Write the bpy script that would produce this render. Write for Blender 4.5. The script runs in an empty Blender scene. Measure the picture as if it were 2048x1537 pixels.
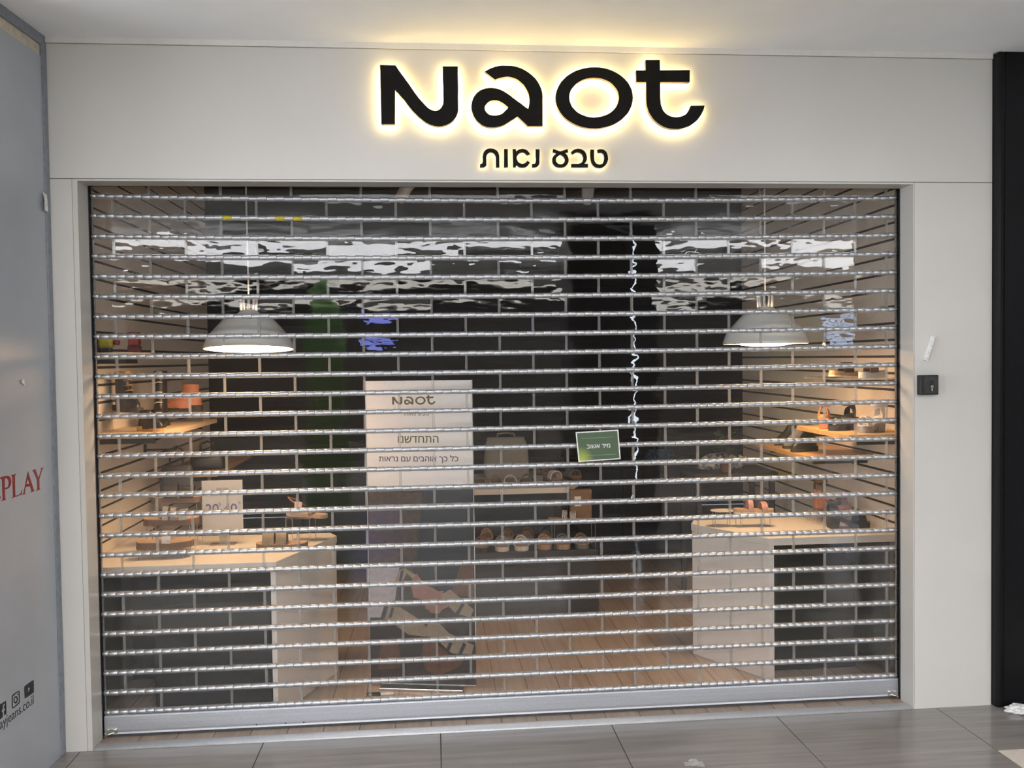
import bpy, bmesh, math, random
from mathutils import Vector, Matrix
PI = math.pi
S = bpy.context.scene
COL = S.collection
rnd = random.Random(7)

# ------------------------------------------------------------------ camera
cam_d = bpy.data.cameras.new('camera'); cam = bpy.data.objects.new('camera', cam_d); COL.objects.link(cam)
CAM_YAW, CAM_PITCH, CAM_ROLL, CAM_LOC = 0.0888, -0.0290, -0.0136, Vector((1.3823, -3.6346, 1.55))
_f = Vector((math.sin(CAM_YAW)*math.cos(CAM_PITCH), math.cos(CAM_YAW)*math.cos(CAM_PITCH), math.sin(CAM_PITCH)))
_r0 = Vector((math.cos(CAM_YAW), -math.sin(CAM_YAW), 0)); _u0 = _r0.cross(_f)
_r = math.cos(CAM_ROLL)*_r0 + math.sin(CAM_ROLL)*_u0; _u = math.cos(CAM_ROLL)*_u0 - math.sin(CAM_ROLL)*_r0
cam.matrix_world = Matrix(((_r.x, _u.x, -_f.x, CAM_LOC.x), (_r.y, _u.y, -_f.y, CAM_LOC.y), (_r.z, _u.z, -_f.z, CAM_LOC.z), (0, 0, 0, 1)))
cam_d.sensor_width = 36; cam_d.lens = 36*1767.6/2048; cam_d.clip_start = 0.02
S.camera = cam
# ------------------------------------------------------------------ world, exposure
WORLD_STRENGTH = 4.2
w = bpy.data.worlds.new('world'); S.world = w; w.use_nodes = True
w.node_tree.nodes['Background'].inputs[0].default_value = (0.86, 0.95, 1.05, 1)
w.node_tree.nodes['Background'].inputs[1].default_value = WORLD_STRENGTH
S.view_settings.view_transform = 'Standard'; S.view_settings.look = 'None'
S.view_settings.exposure = 0.62; S.view_settings.gamma = 1; S.view_settings.use_curve_mapping = False
S.cycles.max_bounces = 8; S.cycles.transparent_max_bounces = 16; S.cycles.sample_clamp_indirect = 6
S.cycles.caustics_reflective = False; S.cycles.caustics_refractive = False
# light levels (the emitting parts below use these)
MALL_STRIP = 11.0        # luminous ceiling strips of the mall
ADDED_PANEL = 3.0  # unseen ceiling panels, added as key light for the front
ADDED_UPLIGHT = 11.0  # added uplights that lift the hall ceiling and the header
SHOP_LAMP = 23.5        # diffusers in the two dome pendants
SIGN_GLOW = 15.5
SIGN_GLOW_SMALL = 4.0

# ------------------------------------------------------------------ materials
MATS = {}
def principled(name, col, rough=0.5, metal=0.0, spec=0.5, emit=None, es=0.0, coat=0.0):
    m = bpy.data.materials.new(name); m.use_nodes = True
    b = m.node_tree.nodes['Principled BSDF']
    b.inputs['Base Color'].default_value = (*col, 1); b.inputs['Roughness'].default_value = rough
    b.inputs['Metallic'].default_value = metal; b.inputs['Specular IOR Level'].default_value = spec
    if coat: b.inputs['Coat Weight'].default_value = coat
    if emit: b.inputs['Emission Color'].default_value = (*emit, 1); b.inputs['Emission Strength'].default_value = es
    MATS[name] = m
    return m
def N(m, t, **kw):
    n = m.node_tree.nodes.new(t)
    for k, v in kw.items():
        if k in n.inputs.keys(): n.inputs[k].default_value = v
        else: setattr(n, k, v)
    return n
def L(m, a, b): m.node_tree.links.new(a, b)
def vary(m, c1, c2, scale=(5, 5, 5), noise=3.0, detail=3.0, lo=0.35, hi=0.65, bump=0.0, rough=None):
    """mottles the base colour between two colours, optional bump"""
    b = m.node_tree.nodes['Principled BSDF']
    tc = N(m, 'ShaderNodeTexCoord'); mp = N(m, 'ShaderNodeMapping'); mp.inputs['Scale'].default_value = scale
    L(m, tc.outputs['Object'], mp.inputs['Vector'])
    nz = N(m, 'ShaderNodeTexNoise', Scale=noise, Detail=detail); L(m, mp.outputs[0], nz.inputs['Vector'])
    rp = N(m, 'ShaderNodeValToRGB'); rp.color_ramp.elements[0].position = lo; rp.color_ramp.elements[1].position = hi
    rp.color_ramp.elements[0].color = (*c1, 1); rp.color_ramp.elements[1].color = (*c2, 1)
    L(m, nz.outputs['Fac'], rp.inputs['Fac']); L(m, rp.outputs[0], b.inputs['Base Color'])
    if bump:
        bp = N(m, 'ShaderNodeBump', Strength=bump, Distance=0.002); L(m, nz.outputs['Fac'], bp.inputs['Height']); L(m, bp.outputs[0], b.inputs['Normal'])
    return m
def simple(name, col, rough=0.6, metal=0.0, var=0.12, scale=9.0, bump=0.0, spec=0.5):
    """plain procedural material with a slight mottle"""
    if name in MATS: return MATS[name]
    m = principled(name, col, rough, metal, spec)
    return vary(m, tuple(c*(1-var) for c in col), tuple(min(1, c*(1+var)) for c in col), noise=scale, bump=bump)

facade_m = simple('cream lacquered cladding', (0.63, 0.605, 0.565), 0.32, var=0.015, scale=0.5)
jamb_m = simple('cream jamb lacquer', (0.60, 0.57, 0.52), 0.28, var=0.015, scale=0.6)
seam_m = simple('dark joint', (0.12, 0.11, 0.10), 0.8)
ceil_m = simple('white ceiling paint', (0.87, 0.87, 0.87), 0.85, var=0.02, scale=0.8)
trim_m = simple('cream ceiling trim', (0.74, 0.71, 0.66), 0.5, var=0.02)
hoard_m = simple('grey hoarding vinyl', (0.37, 0.39, 0.42), 0.33, var=0.03, scale=1.2)
hoardtrim_m = simple('slate grey corner trim', (0.20, 0.215, 0.24), 0.45)
beige_m = simple('beige board edge', (0.55, 0.48, 0.38), 0.6)
alu = simple('satin aluminium', (0.58, 0.59, 0.615), 0.38, 0.8, var=0.05, scale=60)
alu_rail = simple('aluminium rail', (0.49, 0.50, 0.53), 0.42, 0.75, var=0.06, scale=30)
alu_dark = simple('dark aluminium', (0.10, 0.10, 0.105), 0.4, 0.7)
rod_m = simple('dark hinge rod', (0.07, 0.07, 0.07), 0.6, 0.3)
yellow_m = simple('yellow plastic', (0.55, 0.45, 0.03), 0.5)
black_m = simple('matt black', (0.012, 0.011, 0.010), 0.45)
sign_black = simple('sign face black', (0.010, 0.009, 0.008), 0.6, spec=0.12)
sign_side = simple('brass coloured return', (0.36, 0.25, 0.12), 0.5, 0.0)
white_pl = simple('white plastic', (0.78, 0.77, 0.75), 0.35)
white_m = simple('white laminate', (0.72, 0.655, 0.60), 0.4, var=0.02)
counter_m = simple('cream counter laminate', (0.70, 0.645, 0.57), 0.45, var=0.02)
slat_m = simple('cream slatwall board', (0.84, 0.75, 0.63), 0.55, var=0.03)
groove_m = simple('dark slatwall groove', (0.06, 0.045, 0.035), 0.7)
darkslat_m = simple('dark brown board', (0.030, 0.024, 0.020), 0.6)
navy_m = simple('navy cabinet lacquer', (0.022, 0.030, 0.042), 0.4)
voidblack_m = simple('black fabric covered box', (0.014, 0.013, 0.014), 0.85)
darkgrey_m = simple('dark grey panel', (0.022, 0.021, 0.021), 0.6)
shelfwood_m = principled('oak shelf', (0.5, 0.3, 0.13), 0.45); vary(shelfwood_m, (0.50, 0.29, 0.115), (0.62, 0.38, 0.17), scale=(1, 12, 12), noise=4)
shelflight_m = principled('pale birch shelf', (0.7, 0.5, 0.3), 0.45); vary(shelflight_m, (0.68, 0.50, 0.31), (0.76, 0.58, 0.38), scale=(12, 1, 12), noise=4)
cork_m = simple('cork', (0.17, 0.105, 0.065), 0.8, var=0.25, scale=150)
corktan_m = simple('tan footbed', (0.44, 0.29, 0.18), 0.6)
sole_dark = simple('dark rubber sole', (0.03, 0.026, 0.022), 0.7)
sole_white = simple('white rubber sole', (0.75, 0.72, 0.66), 0.6)
lea_black = simple('black leather', (0.018, 0.017, 0.018), 0.4, var=0.2, bump=0.2)
lea_tan = simple('tan leather', (0.50, 0.27, 0.09), 0.5, bump=0.2)
lea_orange = simple('cognac leather', (0.52, 0.19, 0.09), 0.38, bump=0.2)
lea_khaki = simple('khaki nubuck', (0.24, 0.19, 0.12), 0.7, bump=0.2)
lea_silver = simple('silver leather', (0.35, 0.34, 0.33), 0.35, 0.4)
lea_white = simple('white leather', (0.72, 0.70, 0.66), 0.5)
lea_brown = simple('brown leather', (0.18, 0.085, 0.045), 0.5, bump=0.2)
lea_pink = simple('dusty pink leather', (0.42, 0.22, 0.17), 0.5)
lea_grey = simple('grey suede', (0.17, 0.17, 0.17), 0.85)
steel = simple('polished steel', (0.72, 0.70, 0.66), 0.2, 1.0)
brass = simple('nickel brass', (0.65, 0.6, 0.5), 0.25, 1.0)
tag_pink = simple('pale pink price tag', (0.72, 0.50, 0.42), 0.6)
tag_green = simple('green price tag', (0.30, 0.42, 0.12), 0.6)
paper_m = simple('paper', (0.84, 0.80, 0.78), 0.7, var=0.02)
kraft_m = simple('kraft board', (0.25, 0.16, 0.095), 0.75)
ink_olive = simple('olive ink', (0.13, 0.10, 0.03), 0.6)
ink_brown = simple('brown ink', (0.09, 0.06, 0.04), 0.6)
ink_blue = simple('indigo ink', (0.10, 0.09, 0.32), 0.6)
ink_red = simple('dark red vinyl', (0.22, 0.018, 0.022), 0.4)
ink_black = simple('black vinyl', (0.012, 0.011, 0.012), 0.4)
bag_grey = simple('taupe canvas', (0.27, 0.25, 0.21), 0.85, bump=0.3, scale=40)
plant_m = simple('green leaves', (0.05, 0.13, 0.02), 0.5, var=0.5)
fabric_blue = simple('blue denim', (0.05, 0.09, 0.17), 0.8, var=0.6, scale=14)
fabric_marble = simple('grey white patterned cloth', (0.28, 0.29, 0.31), 0.8, var=0.85, scale=10)
enamel = simple('white enamel', (0.78, 0.76, 0.73), 0.25, var=0.02)
skin_print = simple('printed skin tone', (0.27, 0.13, 0.10), 0.5)
print_dark = simple('printed dark brown', (0.022, 0.016, 0.013), 0.45, var=0.3)
print_brown = simple('printed chestnut', (0.10, 0.042, 0.02), 0.45, var=0.25)
print_navy = simple('printed navy', (0.014, 0.018, 0.026), 0.45)
print_cream = simple('printed cream strap', (0.26, 0.20, 0.14), 0.5)
print_mid = simple('printed brown', (0.055, 0.035, 0.025), 0.45, var=0.3)
print_lav = simple('printed pale lilac', (0.38, 0.34, 0.35), 0.45)

def clear_mat(name, haze=0.04, dust=0.0, wavy=0.0, tint=(0.93, 0.93, 0.92), refl=1.0, rough=0.0):
    m = bpy.data.materials.new(name); m.use_nodes = True; nt = m.node_tree
    for n in list(nt.nodes): nt.nodes.remove(n)
    out = N(m, 'ShaderNodeOutputMaterial')
    tr = N(m, 'ShaderNodeBsdfTransparent'); tr.inputs[0].default_value = (*tint, 1)
    gl = N(m, 'ShaderNodeBsdfGlossy'); gl.inputs['Roughness'].default_value = rough; gl.inputs[0].default_value = (refl, refl, refl, 1)
    fr = N(m, 'ShaderNodeFresnel'); ge = N(m, 'ShaderNodeNewGeometry'); ir = N(m, 'ShaderNodeMapRange')
    ir.inputs['To Min'].default_value = 1.33; ir.inputs['To Max'].default_value = 1/1.33; L(m, ge.outputs['Backfacing'], ir.inputs['Value']); L(m, ir.outputs[0], fr.inputs['IOR'])
    mx = N(m, 'ShaderNodeMixShader'); L(m, fr.outputs[0], mx.inputs[0]); L(m, tr.outputs[0], mx.inputs[1]); L(m, gl.outputs[0], mx.inputs[2])
    tc = N(m, 'ShaderNodeTexCoord')
    if wavy:
        mp = N(m, 'ShaderNodeMapping'); mp.inputs['Scale'].default_value = (4, 4, 9); L(m, tc.outputs['Object'], mp.inputs[0])
        nz = N(m, 'ShaderNodeTexNoise', Scale=1.0, Detail=2.5, Roughness=0.55); L(m, mp.outputs[0], nz.inputs['Vector'])
        bp = N(m, 'ShaderNodeBump', Strength=1.0, Distance=wavy); L(m, nz.outputs['Fac'], bp.inputs['Height'])
        L(m, bp.outputs[0], gl.inputs['Normal'])
    df = N(m, 'ShaderNodeBsdfDiffuse'); df.inputs[0].default_value = (0.85, 0.84, 0.82, 1)
    tl = N(m, 'ShaderNodeBsdfTranslucent'); tl.inputs[0].default_value = (0.85, 0.84, 0.82, 1)
    dm = N(m, 'ShaderNodeMixShader'); dm.inputs[0].default_value = 0.5; L(m, df.outputs[0], dm.inputs[1]); L(m, tl.outputs[0], dm.inputs[2])
    m2 = N(m, 'ShaderNodeMixShader'); L(m, mx.outputs[0], m2.inputs[1]); L(m, dm.outputs[0], m2.inputs[2])
    if dust:
        # scuffs and dust specks in the plastic, strongest in worn patches
        n1 = N(m, 'ShaderNodeTexNoise', Scale=2.2, Detail=2.0); L(m, tc.outputs['Object'], n1.inputs['Vector'])
        n2 = N(m, 'ShaderNodeTexNoise', Scale=240.0, Detail=3.0, Roughness=0.7); L(m, tc.outputs['Object'], n2.inputs['Vector'])
        r1 = N(m, 'ShaderNodeMapRange'); r1.inputs['From Min'].default_value = 0.42; r1.inputs['From Max'].default_value = 0.62; L(m, n1.outputs['Fac'], r1.inputs['Value'])
        r2 = N(m, 'ShaderNodeMapRange'); r2.inputs['From Min'].default_value = 0.55; r2.inputs['From Max'].default_value = 0.72; r2.inputs['To Max'].default_value = dust; L(m, n2.outputs['Fac'], r2.inputs['Value'])
        mu = N(m, 'ShaderNodeMath', operation='MULTIPLY_ADD'); L(m, r1.outputs[0], mu.inputs[0]); L(m, r2.outputs[0], mu.inputs[1]); mu.inputs[2].default_value = haze
        L(m, mu.outputs[0], m2.inputs[0])
    else: m2.inputs[0].default_value = haze
    L(m, m2.outputs[0], out.inputs[0]); MATS[name] = m
    return m
poly_m = clear_mat('clear polycarbonate', 0.004, 0.06, 0.0014, tint=(0.975, 0.975, 0.97))
polyedge_m = clear_mat('polycarbonate edge', 0.22, 0, 0, tint=(0.85, 0.85, 0.84))
acrylic_m = clear_mat('clear acrylic', 0.05, 0, 0)
acryledge_m = clear_mat('acrylic edge', 0.35, 0, 0, tint=(0.8, 0.8, 0.78))
film_m = clear_mat('clear film scrap', 0.45, 0, 0.004, rough=0.1)

def emitter(name, col, s):
    m = bpy.data.materials.new(name); m.use_nodes = True; nt = m.node_tree
    for n in list(nt.nodes): nt.nodes.remove(n)
    o = N(m, 'ShaderNodeOutputMaterial'); e = N(m, 'ShaderNodeEmission'); e.inputs[0].default_value = (*col, 1); e.inputs[1].default_value = s
    L(m, e.outputs[0], o.inputs[0]); MATS[name] = m
    return m
glow_m = emitter('sign led glow', (1.0, 0.76, 0.32), SIGN_GLOW)
glow_s = emitter('small sign led glow', (1.0, 0.78, 0.36), SIGN_GLOW_SMALL)
lamp_glow = emitter('warm lamp diffuser', (1.0, 0.64, 0.35), SHOP_LAMP)
strip_glow = emitter('mall strip light', (0.97, 0.97, 1.0), MALL_STRIP)
strip_glow2 = emitter('mall far strip light', (1.0, 0.95, 0.88), MALL_STRIP*0.6)
added_panel_glow = emitter('added key light panel', (0.97, 0.98, 1.0), ADDED_PANEL)
added_uplight_glow = emitter('added hall uplight', (0.98, 0.98, 1.0), ADDED_UPLIGHT)
blue_glow = emitter('blue screen', (0.28, 0.33, 1.0), 9.0)
paleblue_glow = emitter('pale blue lit sign', (0.50, 0.68, 1.0), 8.0)
line_glow = emitter('cold led line', (0.75, 0.85, 1.0), 16.0)
down_glow = emitter('downlight', (1.0, 0.97, 0.92), 12.0)

# ------------------------------------------------------------------ mesh helpers
class MB:
    def __init__(s): s.bm = bmesh.new(); s.mats = []; s.cur = 0
    def mat(s, m):
        if m not in s.mats: s.mats.append(m)
        s.cur = s.mats.index(m); return s
    def face(s, vs):
        try: f = s.bm.faces.new(vs)
        except ValueError: return None
        f.material_index = s.cur; return f
    def box(s, x0, x1, y0, y1, z0, z1):
        v = [s.bm.verts.new((x, y, z)) for z in (z0, z1) for y in (y0, y1) for x in (x0, x1)]
        for q in ((0, 2, 3, 1), (4, 5, 7, 6), (0, 1, 5, 4), (2, 6, 7, 3), (0, 4, 6, 2), (1, 3, 7, 5)): s.face([v[i] for i in q])
        return s
    def quad(s, *p): s.face([s.bm.verts.new(q) for q in p]); return s
    def prism(s, pts, z0, z1):
        """pts: plan polygon (x, y)"""
        a = [s.bm.verts.new((x, y, z0)) for x, y in pts]; b = [s.bm.verts.new((x, y, z1)) for x, y in pts]
        s.face(a[::-1]); s.face(b); n = len(pts)
        for i in range(n): s.face([a[i], a[(i+1) % n], b[(i+1) % n], b[i]])
        return s
    def rings(s, rs, caps=True, smooth=True):
        R = [[s.bm.verts.new(p) for p in r] for r in rs]; n = len(R[0])
        for a, b in zip(R, R[1:]):
            for i in range(n):
                f = s.face([a[i], a[(i+1) % n], b[(i+1) % n], b[i]])
                if f: f.smooth = smooth
        if caps: s.face(R[0][::-1]); s.face(R[-1])
        return s
    def lathe(s, prof, c=(0, 0, 0), n=32, caps=False, axis='z'):
        rs = []
        for r, h in prof:
            ring = []
            for i in range(n):
                a = 2*PI*i/n
                if axis == 'z': ring.append((c[0]+r*math.cos(a), c[1]+r*math.sin(a), c[2]+h))
                elif axis == 'x': ring.append((c[0]+h, c[1]+r*math.cos(a), c[2]+r*math.sin(a)))
                else: ring.append((c[0]+r*math.sin(a), c[1]+h, c[2]+r*math.cos(a)))
            rs.append(ring)
        return s.rings(rs, caps)
    def tube(s, pts, r, n=8, caps=True):
        pts = [Vector(p) for p in pts]; rs = []
        for i, p in enumerate(pts):
            d = (pts[min(i+1, len(pts)-1)]-pts[max(i-1, 0)]).normalized()
            a = d.cross(Vector((0, 0, 1)));
            if a.length < 1e-3: a = Vector((1, 0, 0))
            a.normalize(); b = d.cross(a); rr = r[i] if isinstance(r, (list, tuple)) else r
            rs.append([p+rr*(math.cos(2*PI*k/n)*a+math.sin(2*PI*k/n)*b) for k in range(n)])
        return s.rings(rs, caps)
    def build(s, name, parent=None, m=None, bevel=0.0, fix=True):
        if m: s.mats = [m]
        if fix: bmesh.ops.recalc_face_normals(s.bm, faces=s.bm.faces)
        me = bpy.data.meshes.new(name); s.bm.to_mesh(me); s.bm.free()
        for q in s.mats: me.materials.append(q)
        o = bpy.data.objects.new(name, me); COL.objects.link(o)
        if parent: o.parent = parent
        if bevel:
            b = o.modifiers.new('bevel', 'BEVEL'); b.width = bevel; b.segments = 2; b.limit_method = 'ANGLE'
        return o
def tag(o, label, cat, group=None, kind=None):
    o['label'] = label; o['category'] = cat
    if group: o['group'] = group
    if kind: o['kind'] = kind
    return o
def struct(o): o['kind'] = 'structure'; return o
def thing(name, label, cat, loc=(0, 0, 0), rz=0.0, group=None):
    o = bpy.data.objects.new(name, None); COL.objects.link(o); o.location = loc; o.rotation_euler = (0, 0, rz)
    o.empty_display_size = 0.05
    return tag(o, label, cat, group)
def shape(name, loops, depth, mat, parent=None, y=0.0, matrix=None):
    """flat outline (x, z) with holes, extruded by depth along y around y; made as a filled 2D curve turned into a mesh"""
    cu = bpy.data.curves.new(name, 'CURVE'); cu.dimensions = '2D'; cu.fill_mode = 'BOTH'; cu.extrude = depth/2
    for lp in loops:
        sp = cu.splines.new('POLY'); sp.points.add(len(lp)-1)
        for i, (a, b) in enumerate(lp): sp.points[i].co = (a, b, 0, 1)
        sp.use_cyclic_u = True
    return curve_mesh(cu, name, mat, parent, Matrix.Translation((0, y, 0)) @ Matrix.Rotation(PI/2, 4, 'X') if matrix is None else matrix)
def curve_mesh(cu, name, mat, parent, mx):
    t = bpy.data.objects.new('temp', cu); COL.objects.link(t)
    dg = bpy.context.evaluated_depsgraph_get(); me = bpy.data.meshes.new_from_object(t.evaluated_get(dg))
    bpy.data.objects.remove(t); me.transform(mx); me.materials.clear(); me.materials.append(mat)
    me.name = name
    o = bpy.data.objects.new(name, me); COL.objects.link(o)
    if parent: o.parent = parent
    return o
def text(name, s, size, mat, parent, mx, align='CENTER', extrude=0.0004, bold=0.0):
    """lettering from the built-in font; overlapping outlines of a glyph are filled one by one"""
    K = size/10.0
    cu = bpy.data.curves.new(name, 'FONT'); cu.body = s; cu.size = 10.0; cu.align_x = align
    t = bpy.data.objects.new('temp', cu); COL.objects.link(t)
    cv = t.to_curve(bpy.context.evaluated_depsgraph_get())
    loops = []
    for sp in cv.splines:
        P_ = []; bp = sp.bezier_points; n = len(bp)
        for i in range(n):
            a, b = bp[i], bp[(i+1) % n]
            straight = (a.handle_right-a.co).length < 1e-4 and (b.handle_left-b.co).length < 1e-4
            for k in range(1 if straight else 5):
                q = k/5; w0, w1, w2, w3 = (1-q)**3, 3*q*(1-q)**2, 3*q*q*(1-q), q**3
                p = a.co*w0+a.handle_right*w1+b.handle_left*w2+b.co*w3
                if not P_ or (Vector((p.x, p.y))-Vector(P_[-1])).length > 1e-3: P_.append((p.x, p.y))
        if len(P_) > 2: loops.append(P_)
    t.to_curve_clear(); bpy.data.objects.remove(t)
    area = lambda l: sum(a[0]*b[1]-b[0]*a[1] for a, b in zip(l, l[1:]+l[:1]))/2
    def inside(p, l):
        c = False
        for a, b in zip(l, l[1:]+l[:1]):
            if (a[1] > p[1]) != (b[1] > p[1]) and p[0] < (b[0]-a[0])*(p[1]-a[1])/(b[1]-a[1])+a[0]: c = not c
        return c
    sg = math.copysign(1, area(max(loops, key=lambda l: abs(area(l)))))
    outer = [l for l in loops if area(l)*sg > 0]; holes = [l for l in loops if area(l)*sg <= 0]
    bm = bmesh.new()
    for i, l in enumerate(outer):
        cu2 = bpy.data.curves.new('glyph', 'CURVE'); cu2.dimensions = '2D'; cu2.fill_mode = 'BOTH'; cu2.extrude = extrude/K/2*(1+0.02*(i % 3)); cu2.offset = bold/K
        for lp in [l]+[h for h in holes if inside(h[0], l)]:
            sp = cu2.splines.new('POLY'); sp.points.add(len(lp)-1)
            for j, (x, y) in enumerate(lp): sp.points[j].co = (x, y, 0, 1)
            sp.use_cyclic_u = True
        t2 = bpy.data.objects.new('temp', cu2); COL.objects.link(t2)
        me = bpy.data.meshes.new_from_object(t2.evaluated_get(bpy.context.evaluated_depsgraph_get())); bpy.data.objects.remove(t2)
        bm.from_mesh(me); bpy.data.meshes.remove(me)
    me = bpy.data.meshes.new(name); bm.to_mesh(me); bm.free(); me.transform(mx @ Matrix.Diagonal((K, K, K, 1)))
    me.materials.clear(); me.materials.append(mat)
    o = bpy.data.objects.new(name, me); COL.objects.link(o)
    if parent: o.parent = parent
    return o
FRONT = lambda x, y, z: Matrix.Translation((x, y, z)) @ Matrix.Rotation(PI/2, 4, 'X')

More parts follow.
